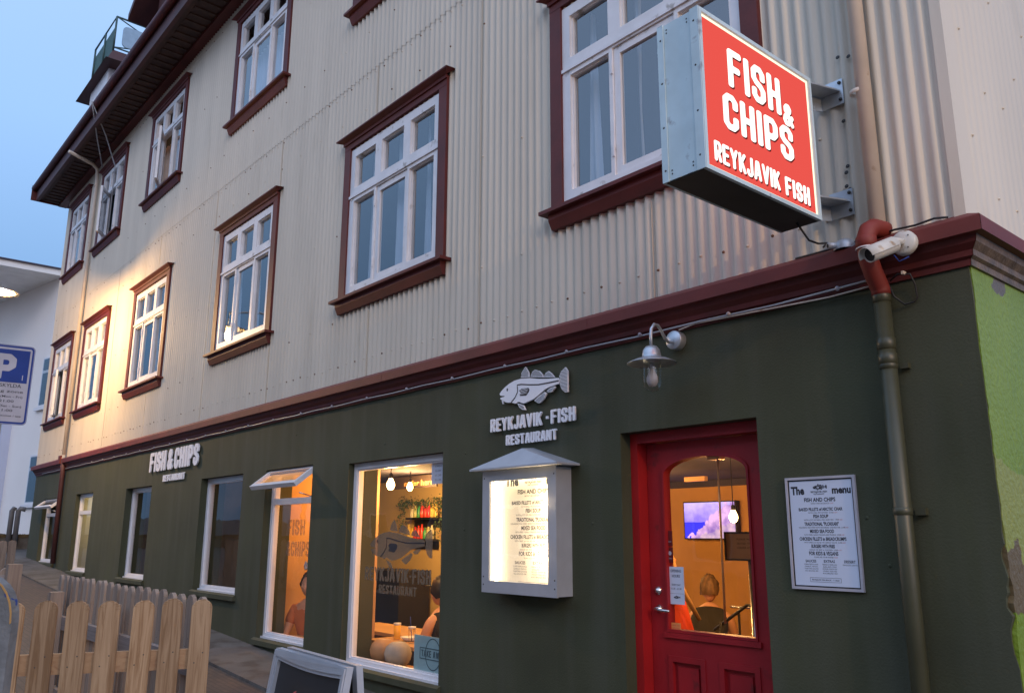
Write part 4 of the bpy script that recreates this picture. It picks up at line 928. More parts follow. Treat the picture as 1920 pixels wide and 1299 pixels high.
for i, (x, y, c, lb) in enumerate(((-6.36, .29, (.42, .23, .10), 'round orange-brown pot on the sill of the big window'), (-6.10, .27, (.34, .30, .24), 'round pale grey pot beside the orange one on the window sill'))):
    t = MB().m(mat('pot%d' % i, c, .6, 0, .2, 8)).lathe([(.001, 0), (.06, 0), (.105, .06), (.115, .11), (.10, .16), (.06, .195), (.03, .20), (.001, .20)], (x, y, .546), 18); tag(t.build('pot'), lb, 'pot')
MB().m('roomwarm').box(-6.566, -5.154, .126, .42, .49, .545).build('window_board', B)
# printed card and film on the glass
pc = thing('takeaway_notice', 'pale blue take away notice in the lower corner of the big shop window', 'notice', (-5.46, .1, .6))
q = MB().m(mat('pale_blue_card', (.30, .46, .48), .6)).box(-5.61, -5.21, .095, .098, .60, .86); q.build('card', pc)
q = MB().m(mat('dark_print', (.06, .12, .14), .7)); fr2 = lambda a, b, d: (a, .094, b); cx_, cz_ = -5.36, .735
ringp = [(cx_+.10*math.cos(t), cz_+.115*math.sin(t)) for t in [2*PI*i/30 for i in range(30)]]; ringi = [(cx_+.092*math.cos(t), cz_+.107*math.sin(t)) for t in [2*PI*i/30 for i in range(30)]]
q.xz([ringp, ringi], .0935, .0945); q.xz([[(cx_-.17, cz_-.042), (cx_+.17, cz_-.042), (cx_+.17, cz_+.042), (cx_-.17, cz_+.042)], [(cx_-.163, cz_-.035), (cx_+.163, cz_-.035), (cx_+.163, cz_+.035), (cx_-.163, cz_+.035)]], .0925, .0934)
block_text(q, 'TAKE AWAY', lambda a, b, d: (cx_-.15+a, d, cz_-.024+b), .048, fit=.30, d0=.0932, d1=.0936); q.build('print', pc)
dc = thing('window_decal', 'grey vinyl fish logo with restaurant name stuck on the big shop window', 'decal', (-5.8, .085, 1.3))
vin = film('vinyl_grey', (.20, .15, .10), .62); q = MB(); fr3 = lambda a, b, d: (-6.28+a, d, 1.30+b)
fish_logo(q, fr3, .90, vin, 'ink', .0835, .0825, fine=False, dd=.0006); q.build('fish', dc)
q = MB().m(vin); block_text(q, 'REYKJAVIK.FISH', lambda a, b, d: (-6.36+a, d, 1.232+b), .112, fit=.97, d0=.0835, d1=.083); block_text(q, 'RESTAURANT', lambda a, b, d: (-6.13+a, d, 1.135+b), .072, fit=.55, d0=.0835, d1=.083); q.build('lettering', dc)
dc2 = thing('window_decal', 'faint grey FISH & CHIPS lettering on the tall window under the tilted vent', 'decal', (-7.75, .1, 1.6))
q = MB().m(film('vinyl_faint', (.22, .15, .11), .30)); block_text(q, 'FISH', lambda a, b, d: (-7.92+a, d, 1.60+b), .15, fit=.38, d0=.1035, d1=.103); block_text(q, '&CHIPS', lambda a, b, d: (-7.92+a, d, 1.40+b), .14, fit=.5, d0=.1035, d1=.103); q.build('lettering', dc2)
t = MB().m('paper').box(-5.43, -5.21, .093, .095, 1.99, 2.16); t.m('ink')
for i in range(4): font_text(t, ('OPEN', 'ALL DAY', '11.30', '21.30')[i], lambda a, b, d: (a, .0925, b), -5.34, 2.12-.035*i, .014, .08)
tag(t.build('paper_notice'), 'small white paper notice in the top corner of the big window', 'notice')
# orchid and vases in the tall window
oc = thing('orchid', 'white orchid on a thin stem standing in the tall shop window', 'plant', (-7.75, .35, .66))
MB().m('pvc').lathe([(.001, 0), (.05, 0), (.07, .11), (.06, .11), (.001, .1)], (-7.75, .35, .56), 14).build('pot', oc)
MB().m('leaf').tube([(-7.75, .35, .66), (-7.73, .34, .95), (-7.78, .33, 1.25), (-7.88, .32, 1.33)], .006, 6).build('stem', oc)
q = MB().m('curtain')
for i, (x, z) in enumerate(((-7.76, 1.27), (-7.82, 1.33), (-7.70, 1.30), (-7.90, 1.30), (-7.64, 1.26))):
    for k in range(5): an = k*1.257+i; q.lathe([(.001, 0), (.022, .002), (.001, .004)], (x+.025*math.cos(an), .32, z+.025*math.sin(an)), 8, (0, -1, 0))
q.build('flowers', oc)
t = MB().m(mat('clay_pot', (.42, .16, .06), .6)).lathe([(.001, 0), (.08, 0), (.14, .08), (.15, .15), (.10, .22), (.06, .23), (.001, .22)], (-7.62, .42, .58), 18); tag(t.build('vase'), 'squat terracotta vase at the foot of the tall shop window', 'vase')
MB().m('roomwarm').box(-8.269, -7.246, .147, .5, .54, .60).build('window_board', B)
# plants in the third and fourth windows
for (x, lb) in ((-9.2, 'dark leafy pot plant on the sill of the third window'), (-12.05, 'small flowering pot plant on the sill of the fourth window')):
    t = thing('pot_plant', lb, 'plant', (x, .3, .98)); MB().m('wbblue').lathe([(.001, 0), (.05, 0), (.065, .1), (.001, .1)], t.location, 12).build('pot', t)
    q = MB().m('leaf')
    for _ in range(140): a = r5.uniform(0, 6.3); e_ = r5.uniform(.02, .16); c_ = t.location+Vector((e_*math.cos(a), e_*.7*math.sin(a), .1+r5.uniform(0, .24))); s = .03; q.add([c_, c_+Vector((s, 0, s*.6)), c_+Vector((s*.4, .01, s*1.8)), c_+Vector((-s*.5, 0, s))], [(0, 1, 2, 3)])
    q.build('leaves', t)
# notices on the door glass
oh = thing('opening_hours_notice', 'white opening hours notice stuck inside the door glass', 'notice', (-3.12, .18, 1.33))
q = MB().m('paper').box(-3.175, -3.065, .180, .1815, 1.225, 1.43); q.m('ink'); fr4 = lambda a, b, d: (a, .1795, b)
font_text(q, 'OPENING', fr4, -3.12, 1.400, .015, .075, .015); font_text(q, 'HOURS', fr4, -3.12, 1.372, .015, .056, .015); font_text(q, 'EVERY DAY', fr4, -3.12, 1.326, .010, .062, .01); font_text(q, '11.30 - 21.30', fr4, -3.12, 1.305, .010, .072, .01)
q.box(-3.17, -3.07, .1792, .1796, 1.283, 1.284); fish_logo(q, lambda a, b, d: (-3.14+a, d, 1.252+b), .045, 'ink', 'paper', .1796, .179, fine=False, dd=.0003); font_text(q, 'RESTAURANT', fr4, -3.12, 1.243, .005, .03)
q.build('card', oh)
for z, lb in ((1.545, 'upper dark red sticker on the left edge of the door glass'), (1.452, 'lower dark red sticker with a white mark, above the opening hours')):
    t = MB().m(mat('sticker', (.12, .01, .012), .5)).box(-3.178, -3.135, .180, .1812, z, z+.085); t.m('signwhite')
    if z < 1.5: t.lathe([(.012, 0), (.001, .0004)], (-3.157, .1798, z+.052), 12, (0, -1, 0))
    font_text(t, 'OPEN', fr4, -3.157, z+.02, .008, .026); tag(t.build('sticker'), lb, 'sticker')
t = MB().m(mat('orange_note', (.75, .28, .08), .6)).box(-3.17, -3.10, .180, .1812, 1.085, 1.125); t.m('redink'); font_text(t, 'THANK YOU', fr4, -3.135, 1.107, .008, .05); font_text(t, 'COME AGAIN', fr4, -3.135, 1.093, .008, .05); tag(t.build('sticker'), 'small orange note at the bottom left of the door glass', 'sticker')

# ================================================================ THINGS ON THE FACADE
# projecting light box
SX1, SX0, SY0, SY1, SZ0, SZ1 = -1.80, -1.99, -1.194, -.339, 2.995, 3.705
sg = thing('lightbox_sign', 'lit red FISH & CHIPS light box sign sticking out from the wall', 'sign', (-1.89, 0, 3.3))
q = MB().m('cabinet'); e = .018
q.box(SX0+.012, SX1-.012, SY0, SY0+.006, SZ0+.004, SZ1-.004)                       # outer end plate
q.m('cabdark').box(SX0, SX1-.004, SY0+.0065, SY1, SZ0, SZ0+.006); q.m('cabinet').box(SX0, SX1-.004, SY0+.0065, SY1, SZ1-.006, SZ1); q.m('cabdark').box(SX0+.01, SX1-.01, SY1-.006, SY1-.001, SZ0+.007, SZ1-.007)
q.m('cabinet').yz([[(SY0, SZ0), (SY1, SZ0), (SY1, SZ1), (SY0, SZ1)], [(SY0+e, SZ0+e), (SY1-e, SZ0+e), (SY1-e, SZ1-e), (SY0+e, SZ1-e)]], SX1-.0039, SX1+.012)
q.yz([[(SY0, SZ0), (SY1, SZ0), (SY1, SZ1), (SY0, SZ1)], [(SY0+e, SZ0+e), (SY1-e, SZ0+e), (SY1-e, SZ1-e), (SY0+e, SZ1-e)]], SX0-.012, SX0-.001)
q.box(SX0-.011, SX0+.02, SY0-.006, SY0-.001, SZ0, SZ1); q.box(SX1-.03, SX1+.011, SY0-.006, SY0-.001, SZ0, SZ1)
q.m('black')
for z in (SZ0+.06, SZ0+.25, SZ0+.45, SZ1-.06): q.lathe([(.005, 0), (.001, .003)], (SX1-.012, SY0-.0062, z), 7, (0, -1, 0)); q.lathe([(.005, 0), (.001, .003)], (SX0+.006, SY0-.0062, z-.01), 7, (0, -1, 0))
for x in (SX0+.035, SX1-.05):
    for z in (SZ0+.03, SZ0+.045, SZ1-.03, SZ1-.045): q.lathe([(.004, 0), (.001, .002)], (x, SY0-.001, z), 6, (0, -1, 0))
q.build('cabinet', sg)
MB().m('signedge').yz([[(SY0+e, SZ0+e), (SY1-e, SZ0+e), (SY1-e, SZ1-e), (SY0+e, SZ1-e)], [(SY0+e+.009, SZ0+e+.009), (SY1-e-.009, SZ0+e+.009), (SY1-e-.009, SZ1-e-.009), (SY0+e+.009, SZ1-e-.009)]], SX1-.003, SX1+.002).build('glowing_edge', sg)
MB().m('signred').box(SX1-.0035, SX1-.001, SY0+e+.009, SY1-e-.009, SZ0+e+.009, SZ1-e-.009).build('face_panel', sg)
MB().m('signred').box(SX0-.0009, SX0+.002, SY0+e, SY1-e, SZ0+e, SZ1-e).build('face_panel', sg)
LSH = emitter('letter_shadow', (.18, .02, .02), .5)
def sgt(s, y0, z0, w, h, **k):
    q = MB().m('signglow'); sh = MB().m(LSH)
    block_text(q, s, lambda a, b, d: (d, y0+a, z0+b), h, fit=w, d0=SX1+.0005, d1=SX1+.002, **k)
    block_text(sh, s, lambda a, b, d: (d, y0+.007+a, z0-.006+b), h, fit=w, d0=SX1-.0008, d1=SX1+.0001, **k)
    o = q.build('lettering', sg); sh.build('letter_outline', o)
sgt('FISH', -.995, 3.425, .395, .178, wd=.30, r=.082, gap=.085); sgt('CHIPS', -1.045, 3.222, .523, .163, wd=.32, r=.085, gap=.085)
sgt('&', -.588, 3.393, .085, .108, wd=.34, r=.10); sgt('REYKJAVIK', -1.122, 3.052, .468, .088, wd=.27, r=.078, gap=.065); sgt('FISH', -.612, 3.047, .200, .088, wd=.28, r=.085, gap=.085)
for z in (3.70, 3.115):
    b = MB().m('galv')
    b.box(-1.905, -1.785, -.034, -.029, z-.01, z+.125)
    b.add([(-1.905, -.035, z+.06), (-1.80, -.035, z+.06), (-1.84, -.338, z+.02), (-1.93, -.338, z+.02), (-1.905, -.035, z+.068), (-1.80, -.035, z+.068), (-1.84, -.338, z+.028), (-1.93, -.338, z+.028)], [(0, 1, 2, 3), (4, 7, 6, 5), (0, 4, 5, 1), (1, 5, 6, 2), (2, 6, 7, 3), (3, 7, 4, 0)])
    b.add([(-1.905, -.035, z+.06), (-1.93, -.338, z+.02), (-1.93, -.338, z-.09), (-1.905, -.035, z-.01), (-1.899, -.035, z+.06), (-1.924, -.338, z+.02), (-1.924, -.338, z-.09), (-1.899, -.035, z-.01)], [(0, 1, 2, 3), (4, 7, 6, 5), (0, 4, 5, 1), (1, 5, 6, 2), (2, 6, 7, 3), (3, 7, 4, 0)])
    b.m('black')
    for dz in (.015, .105): b.lathe([(.009, 0), (.009, .006), (.001, .007)], (-1.80, -.0345, z+dz), 6, (0, -1, 0))
    b.build('bracket', sg)
MB().m('black').tube([(-1.88, -.40, 2.995), (-1.86, -.34, 2.92), (-1.87, -.24, 2.93), (-1.90, -.10, 2.975), (-1.95, -.045, 2.98)], .005, 6).build('power_cable', sg)
# holes and stains left by older brackets in the cladding
t = MB().m('black')
for x, z in ((-1.80, 3.95), (-1.745, 3.93), (-1.80, 3.60), (-1.80, 3.36), (-1.81, 3.33), (-1.80, 3.24), (-1.815, 3.26)): t.lathe([(.011, 0), (.008, .002), (.001, .0025)], (x, -.026, z), 8, (0, -1, .1))
t.build('old_screw_holes', B)

# raised fish logo and lettering
def raised(mb, s, x, z, w, h, y0=-.016, y1=-.028, **k): block_text(mb, s, lambda a, b, d: (x+a, d, z+b), h, fit=w, d0=y1, d1=y0, **k)
fl = thing('restaurant_sign', 'raised white cod fish over REYKJAVIK FISH RESTAURANT letters on the green wall', 'sign', (-4.1, 0, 2.4))
q = MB(); fish_logo(q, lambda a, b, d: (-4.44+a, d, 2.40+b), .675, 'lettering', 'black', -.018, -.030); q.build('fish_emblem', fl)
q = MB().m('lettering'); raised(q, 'REYKJAVIK', -4.552, 2.308, .535, .092, wd=.29, r=.082, gap=.085); raised(q, 'FISH', -3.930, 2.308, .225, .092, wd=.29, r=.082, gap=.09); q.box(-3.975, -3.957, -.028, -.016, 2.345, 2.363); q.build('lettering', fl); q = MB().m('lettering')
raised(q, 'RESTAURANT', -4.382, 2.203, .506, .070, wd=.29, r=.082, gap=.085); q.build('lettering', fl)
q = MB().m('steel')
for i in range(7): q.tube([(-4.45+i*.12, -.001, 2.35), (-4.45+i*.12, -.0215, 2.35)], .004, 6)
q.build('spacer_pins', fl)
fc = thing('restaurant_sign', 'raised white FISH & CHIPS RESTAURANT letters high on the green wall, above the narrow windows', 'sign', (-11.1, 0, 2.5))
q = MB().m('lettering'); raised(q, 'FISH & CHIPS', -11.97, 2.425, 1.80, .265, -.016, -.032, wd=.30, r=.09, gap=.09, space=.12); q.build('lettering', fc); q = MB().m('lettering'); raised(q, 'RESTAURANT', -11.41, 2.278, .80, .085, -.012, -.022, wd=.27, r=.085, gap=.09); q.build('lettering', fc)

# menus
LINES = [('FISH AND CHIPS', .795, .030, .46, 'WITH TARTAR SAUCE', .26), ('BAKED FILLETS of ARCTIC CHAR', .708, .024, .64, 'WITH DILL POTATOES  3.150', .36), ('FISH SOUP', .640, .026, .22, 'WITH LOTS OF FRESH FISH AND VEG  1.950', .50),
         ('TRADITIONAL "PLOKKARI"', .568, .026, .50, 'ICELANDIC FISH STEW WITH RYE BREAD AND BUTTER  2.650', .66), ('MIXED SEA FOOD', .500, .026, .35, 'WITH FRIES, GARLIC PRAWN AND MUSSELS  3.250', .52), ('CHICKEN FILLETS in BREADCRUMPS', .428, .026, .68, 'WITH FRIES and SALAD OR GARLIC SAUCE  2.450', .54),
         ('BURGERS WITH FRIES', .360, .026, .34, 'ANGUS OR BEEF or CHICKEN  2.250', .40), ('FOR KIDS & VEGANS', .292, .028, .42, 'PLEASE ASK YOUR WAITER', .27)]
def menu_print(mb, rd, fr_, w, h, top=True):
    if top:
        mb.m('ink'); font_text(mb, 'The', fr_, w*.135, h*.868, h*.074, w*.22, .045); font_text(mb, 'menu', fr_, w*.83, h*.868, h*.066, w*.29, .045)
        fish_logo(mb, lambda a, b, d: fr_(w*.39+a, h*.895+b, d), w*.22, 'ink', 'paper', 0, .0006, fine=False, dd=.0005); mb.m('ink'); font_text(mb, 'REYKJAVIK FISH', fr_, w*.48, h*.880, h*.016, w*.26, .03); font_text(mb, 'RESTAURANT', fr_, w*.48, h*.860, h*.012, w*.17, .02)
    for s, z, hh, ww, sub, sw in LINES:
        mb.m('ink'); font_text(mb, s, fr_, w*.48, h*z, h*hh*1.2, w*ww*1.08, .03)
        font_text(mb, sub, fr_, w*.48, h*(z-.025), h*.013, w*sw*1.1)
        rd.m('redink'); font_text(rd, '3.250' if ww > .4 else '2.150', fr_, w*(.48+sw/2+.05), h*(z-.024), h*.0105, w*.06)
    for s, x, sub in (('SAUCES', .27, ('CURRY REMOULADE', 'GARLIC MAYO', 'TARTAR SAUCE', 'ALL SAUCES 300')), ('EXTRAS', .56, ('FRENCH FRIES 650', 'SALAD 550', 'PICKLED ONION 350', 'MUSHY PEAS 450', 'RYE BREAD 350')), ('DESSERT', .87, ('CHOCOLATE CAKE 950',))):
        mb.m('ink'); font_text(mb, s, fr_, w*x, h*.225, h*.024, w*.17, .02)
        for i, t_ in enumerate(sub): font_text(mb, t_, fr_, w*x, h*(.200-.020*i), h*.012, w*(.22-.015*(i % 2)))
    mb.m('ink'); font_text(mb, 'REYKJAVIK FISH BOOK - T. 8668', fr_, w*.48, h*.058, h*.013, w*.42, .01)
    mb.loops([[(w*.24, h*.045), (w*.72, h*.045), (w*.72, h*.085), (w*.24, h*.085)], [(w*.243, h*.047), (w*.717, h*.047), (w*.717, h*.083), (w*.243, h*.083)]], fr_, 0, .0004)
mn = thing('menu_board', 'white framed menu board on the green wall right of the red door', 'menu', (-2.09, 0, 1.6))
x0, x1, z0, z1 = -2.268, -1.912, 1.358, 1.878
MB().m('signwhite').ring(x0, x1, z0, z1, .012, -.016, -.001).build('frame', mn)
q = MB().m('black').ring(x0+.0121, x1-.0121, z0+.0121, z1-.0121, .006, -.011, -.002); q.m('paper').box(x0+.013, x1-.013, -.009, -.0015, z0+.013, z1-.013); q.build('sheet', mn)
q = MB(); q2 = MB(); menu_print(q, q2, lambda a, b, d: (x0+.018+a, -.0094-d, z0+.014+b), .322, .49); q.build('menu_print', mn); q2.build('price_print', mn)
mc = thing('menu_case', 'lit grey metal menu case with a small hipped roof, under the fish sign', 'menu case', (-4.13, 0, 1.2))
x0, x1, z0, z1, yf = -4.492, -3.768, 1.237, 2.025, -.125
q = MB().m('alu'); q.xz([[(x0, z0), (x1, z0), (x1, z1), (x0, z1)], [(x0+.075, z0+.075), (x1-.075, z0+.075), (x1-.075, z1-.07), (x0+.075, z1-.07)]], yf-.014, yf+.001)
q.box(x0+.004, x0+.014, yf+.0015, -.001, z0+.004, z1-.004); q.box(x1-.014, x1-.004, yf+.0015, -.001, z0+.004, z1-.004); q.box(x0+.0145, x1-.0145, yf+.0015, -.001, z0+.004, z0+.014); q.box(x0+.0145, x1-.0145, yf+.0015, -.001, z1-.014, z1-.004)
q.m('black')
for dx in (.018, .706):
    for dz in (.05, .1, .74): q.lathe([(.006, 0), (.001, .003)], (x0+dx, yf-.0142, z0+dz), 7, (0, -1, 0))
q.build('cabinet', mc)
xr0, xr1, ye, xa = x0-.07, x1+.075, yf-.075, (x0+x1)/2
q = MB().m('alu'); q.add([(xr0, ye, z1+.002), (xr1, ye, z1+.002), (xr1, -.001, z1+.002), (xr0, -.001, z1+.002), (xr0, ye, z1+.014), (xr1, ye, z1+.014), (xr1, -.001, z1+.014), (xr0, -.001, z1+.014), (xa, -.10, z1+.135), (xa, -.001, z1+.145)],
    [(0, 1, 2, 3), (0, 4, 5, 1), (1, 5, 6, 2), (0, 3, 7, 4), (4, 8, 5), (5, 8, 9, 6), (7, 9, 8, 4)]); q.build('case_roof', mc)
MB().m('gglass').box(x0+.07, x1-.07, yf+.002, yf+.0045, z0+.07, z1-.065).build('pane', mc)
MB().m(mat('case_back', (.75, .68, .55), .8)).box(x0+.0145, x1-.0145, -.012, -.0015, z0+.0145, z1-.0145).build('back_panel', mc)
MB().m(mat('menu_paper', (.88, .82, .72), .8, 0, .01)).box(x0+.085, x1-.02, -.020, -.018, z0+.06, z1-.03).build('sheet', mc)
q = MB(); q2 = MB(); menu_print(q, q2, lambda a, b, d: (x0+.085+a, -.0204-d, z0+.005+b), .62, .79, True); q.build('menu_print', mc); q2.build('price_print', mc)
MB().m('tube').tube([(x0+.045, -.05, z0+.05), (x0+.045, -.05, z1-.03)], .013, 8).tube([(x0+.08, -.06, z1-.035), (x1-.08, -.06, z1-.035)], .013, 8).build('light_tube', mc)
light('case_light', (x0+.58, -.110, z1-.22), 6.0, (1, .74, .42), .06, mc); light('case_light', (x0+.50, -.110, z0+.25), 4.4, (1, .74, .42), .06, mc)

# gooseneck wall lamp
wl = thing('wall_lamp', 'galvanised gooseneck lamp with a clear glass jar over the red door', 'lamp', (-2.89, 0, 2.68))
MB().m('galv').lathe([(.001, .050), (.051, .050), (.054, .046), (.054, .0)], (-2.89, -.0, 2.68), 28, (0, -1, 0)).build('wall_plate', wl)
MB().m('galv').tube([(-2.89, -.055, 2.665), (-2.885, -.10, 2.66), (-2.88, -.135, 2.675), (-2.875, -.165, 2.705), (-2.872, -.20, 2.735), (-2.87, -.235, 2.735), (-2.868, -.262, 2.705), (-2.868, -.268, 2.66), (-2.868, -.268, 2.59)], .009, 10).build('arm', wl)
MB().m('galv').lathe([(.013, .085), (.030, .080), (.046, .06), (.051, .032), (.053, .016), (.085, .010), (.133, -.012), (.135, -.015), (.085, .004), (.05, .008), (.045, -.01), (.001, -.01)], (-2.868, -.268, 2.525), 36).build('shade', wl)
gj = glass('jar_glass', 1.45, (.93, .93, .9)); MB().m(gj).lathe([(.046, .01), (.050, -.03), (.050, -.10), (.045, -.13), (.03, -.152), (.001, -.16)], (-2.868, -.268, 2.515), 24).build('glass_jar', wl)
q = MB().m('signwhite').lathe([(.012, .0), (.014, -.04), (.031, -.075), (.032, -.10), (.02, -.122), (.001, -.128)], (-2.868, -.268, 2.51), 18); q.build('bulb', wl)

# cables and clips under the cornice
cb_ = thing('cable', 'thin grey cable clipped along the underside of the red cornice', 'cable', (-5, -.03, 2.75))
pts = [(-18.5, -.03, 2.752)]+[(-18+i*.45, -.032, 2.757-.006*(i % 2)) for i in range(36)]+[(-1.75, -.035, 2.765)]
MB().m('alu').tube(pts, .0055, 6).build('cable_run', cb_)
for i in range(22):
    x = -1.9-i*.62; o = MB().m('signwhite').lathe([(.011, 0), (.011, .012), (.001, .017)], (x, -.0355, 2.757), 8, (0, -1, .3)).build('clip', cb_)
c2_ = thing('cable', 'loose cable drooping from the lamp plate to the red pipe bend', 'cable', (-2.5, -.03, 2.72))
MB().m('creampipe').tube([(-2.86, -.03, 2.735), (-2.75, -.028, 2.752), (-2.5, -.028, 2.745), (-2.2, -.03, 2.735), (-1.95, -.03, 2.728), (-1.74, -.035, 2.735)], .0045, 6).build('cable_run', c2_)
c3_ = thing('cable', 'dark cable looping from the pipe bend down the green wall near the corner', 'cable', (-1.6, -.03, 2.7))
q = MB().m('black'); q.tube([(-1.64, -.05, 2.735), (-1.60, -.06, 2.755), (-1.55, -.05, 2.745), (-1.545, -.02, 2.70), (-1.545, -.012, 2.64), (-1.56, -.012, 2.625), (-1.60, -.02, 2.62), (-1.635, -.04, 2.66), (-1.65, -.05, 2.72)], .0045, 6); q.build('cable_run', c3_)
MB().m('creampipe').box(-1.578, -1.568, -.075, -.045, 2.745, 2.76).build('clip', c3_)
c4_ = thing('cable', 'thin wires strung from the dormer down past the top storey windows at the far end', 'cable', (-16.3, -.6, 8.9))
MB().m('alu').tube([(-14.745, -.735, 8.93), (-15.5, -.42, 8.60), (-16.37, -.07, 8.40)], .011, 5).tube([(-14.745, -.735, 8.93), (-15.2, -.35, 8.58), (-15.50, -.07, 8.18), (-15.50, -.06, 7.0)], .011, 5).build('wires', c4_)
c5_ = thing('cable', 'black wire lying along the cornice ledge near the corner', 'cable', (-1.5, -.03, 3.01)); MB().m('black').tube([(-2.1, -.05, 2.958), (-1.85, -.06, 2.955), (-1.60, -.05, 2.968), (-1.50, -.07, 2.955), (-1.42, -.05, 2.97), (-1.36, -.06, 2.955)], .005, 6).build('cable_run', c5_)

# cameras
sc_ = thing('security_camera', 'white bullet camera on a round plate fixed to the red cornice by the corner', 'camera', (-1.535, -.16, 2.90))
mp_ = onY(1697, 457, -.106); MB().m('camwhite').lathe([(.001, .034), (.030, .034), (.050, .026), (.056, .020), (.056, -.004)], mp_, 24, (0.05, -1, .05)).m('black').lathe([(.004, 0), (.001, .002)], mp_+Vector((.03, -.0335, .025)), 6, (0, -1, 0)).lathe([(.004, 0), (.001, .002)], mp_+Vector((.025, -.0335, -.03)), 6, (0, -1, 0)).lathe([(.004, 0), (.001, .002)], mp_+Vector((-.03, -.033, -.03)), 6, (0, -1, 0)).build('mount', sc_)
q = MB().m('camwhite').tube([mp_+Vector((0, -.03, 0)), mp_+Vector((-.012, -.07, .0)), onY(1672, 462, -.205)], [.017, .016, .018], 12); q.build('arm', sc_)
fr_c, bk = onY(1629, 479, -.34), onY(1678, 459, -.205); ax = (fr_c-bk); Ln = ax.length
MB().m('camwhite').lathe([(.001, -.004), (.030, 0), (.033, .006), (.033, Ln-.002), (.030, Ln), (.028, Ln-.006)], bk, 24, ax).m('black').lathe([(.0285, Ln-.007), (.001, Ln-.009)], bk, 20, ax).build('housing', sc_)
axn = ax.normalized(); rt_ = axn.cross(Vector((0, 0, 1))).normalized(); up_ = rt_.cross(axn)
vs = []; nA = 12
for hgt in (.01, Ln+.018):
    for rad in (.0365, .040):
        for i in range(nA+1): an = PI*(-.05+1.1*i/nA); vs.append(bk+axn*hgt+rt_*rad*math.cos(an)+up_*rad*math.sin(an))
k = nA+1; f_ = []
for i in range(nA): f_ += [(i, i+1, 2*k+i+1, 2*k+i), (k+i, 3*k+i, 3*k+i+1, k+i+1), (i, k+i, k+i+1, i+1), (2*k+i, 2*k+i+1, 3*k+i+1, 3*k+i)]
q = MB().m('camwhite'); q.smooth = True; q.add(vs, f_); q.build('sunshield', sc_)
MB().m('bluesign').tube([mp_+Vector((-.04, -.03, -.05)), mp_+Vector((-.02, -.03, -.085)), mp_+Vector((.02, -.02, -.07))], .003, 5).build('wire', sc_)
s2 = thing('security_camera', 'small grey camera lying on the cornice ledge left of the red pipe', 'camera', (-1.83, -.12, 3.0))
c_ = onY(1584, 458, -.06); MB().m('alu').lathe([(.001, .045), (.025, .042), (.045, .028), (.052, .01), (.052, -.01)], c_-Vector((0, 0, .02)), 20).build('dome', s2)
MB().m('alu').tube([c_+Vector((-.02, -.02, -.005)), c_+Vector((-.05, -.07, -.012))], .016, 12).m('black').tube([c_+Vector((-.05, -.07, -.012)), c_+Vector((-.0505, -.0708, -.0121))], .009, 10).build('lens', s2)

# ================================================================ FENCES
def picket_mesh(h, w=.095, t=.022, mtl='pine'):
    q = MB().m(mtl); n = 10
    pr_ = [(-w/2, 0), (w/2, 0), (w/2, h-w*.42)]+[(w/2*math.cos(a), h-w*.42+w*.42*math.sin(a)) for a in [PI*i/n for i in range(1, n)]]+[(-w/2, h-w*.42)]
    q.xz([pr_], -t/2, t/2); q.m('cabdark')
    for zf in (.22, .26, .74, .78):
        for sy in (-1, 1): q.lathe([(.0035, 0), (.001, .001)], ((.018 if zf in (.22, .78) else -.018), sy*t/2, h*zf), 6, (0, sy, 0))
    o = q.build('picket')
    bm = bmesh.new(); bm.from_mesh(o.data); bmesh.ops.bevel(bm, geom=[e for e in bm.edges if abs(e.verts[0].co.y-e.verts[1].co.y) < 1e-5], offset=.002, segments=1, affect='EDGES'); bm.to_mesh(o.data); bm.free()
    me = o.data; bpy.data.objects.remove(o); return me
def fence(name, label, p0, p1, n, ztop, zbot, mtl='pine', rails=(.22, .75), back=1, posts=(), group=None, w=.095, hv=.006, posttop=.0):
    """picket fence from p0 to p1; pickets face side -normal; back=+1: rails on the far side of the normal"""
    a = Vector((p0[0], p0[1], 0)); b = Vector((p1[0], p1[1], 0)); d = (b-a); Ln = d.length; d.normalize(); nrm = Vector((-d.y, d.x, 0)); ang = math.atan2(d.y, d.x)
    t = thing(name, label, 'fence', (p0[0], p0[1], zbot), group); h = ztop-zbot; me = picket_mesh(h, w=w, mtl=mtl); rr = random.Random(int(Ln*100))
    for i in range(n):
        o = bpy.data.objects.new('picket', me); COL.objects.link(o); o.parent = t
        o.location = d*(Ln*i/(n-1))+Vector((0, 0, rr.uniform(-hv, hv))); o.rotation_euler = (rr.uniform(-.006, .006), rr.uniform(-.008, .008), ang+rr.uniform(-.02, .02))
    def bar(nm, s0, s1, o0, o1, z0, z1, m_):
        c = [d*s0+nrm*o0, d*s1+nrm*o0, d*s1+nrm*o1, d*s0+nrm*o1]
        q = MB().m(m_); q.add([(*p.xy, z0) for p in c]+[(*p.xy, z1) for p in c], [(0, 3, 2, 1), (4, 5, 6, 7), (0, 1, 5, 4), (1, 2, 6, 5), (2, 3, 7, 6), (3, 0, 4, 7)])
        o = q.build(nm, t, origin=(0, 0, 0)); o.location = (0, 0, 0); return o
    e = .0125*back; wm = wood('rail_'+mtl+name, (.34, .21, .11) if mtl == 'pine' else (.30, .26, .25), (.26, .14, .07) if mtl == 'pine' else (.20, .17, .16), axis='X') if abs(d.x) > .7 else wood('rail_'+mtl+name, (.34, .21, .11) if mtl == 'pine' else (.28, .25, .24), (.26, .14, .07) if mtl == 'pine' else (.20, .17, .16), axis='Y')
    for r_ in rails: bar('rail', -.04, Ln+.04, min(e, e+.035*back), max(e, e+.035*back), h*r_, h*r_+.09, wm)
    for s in posts: bar('post', s-.045, s+.045, min(e+.036*back, e+.126*back), max(e+.036*back, e+.126*back), -.3, h*.93+posttop, mtl)
    return t
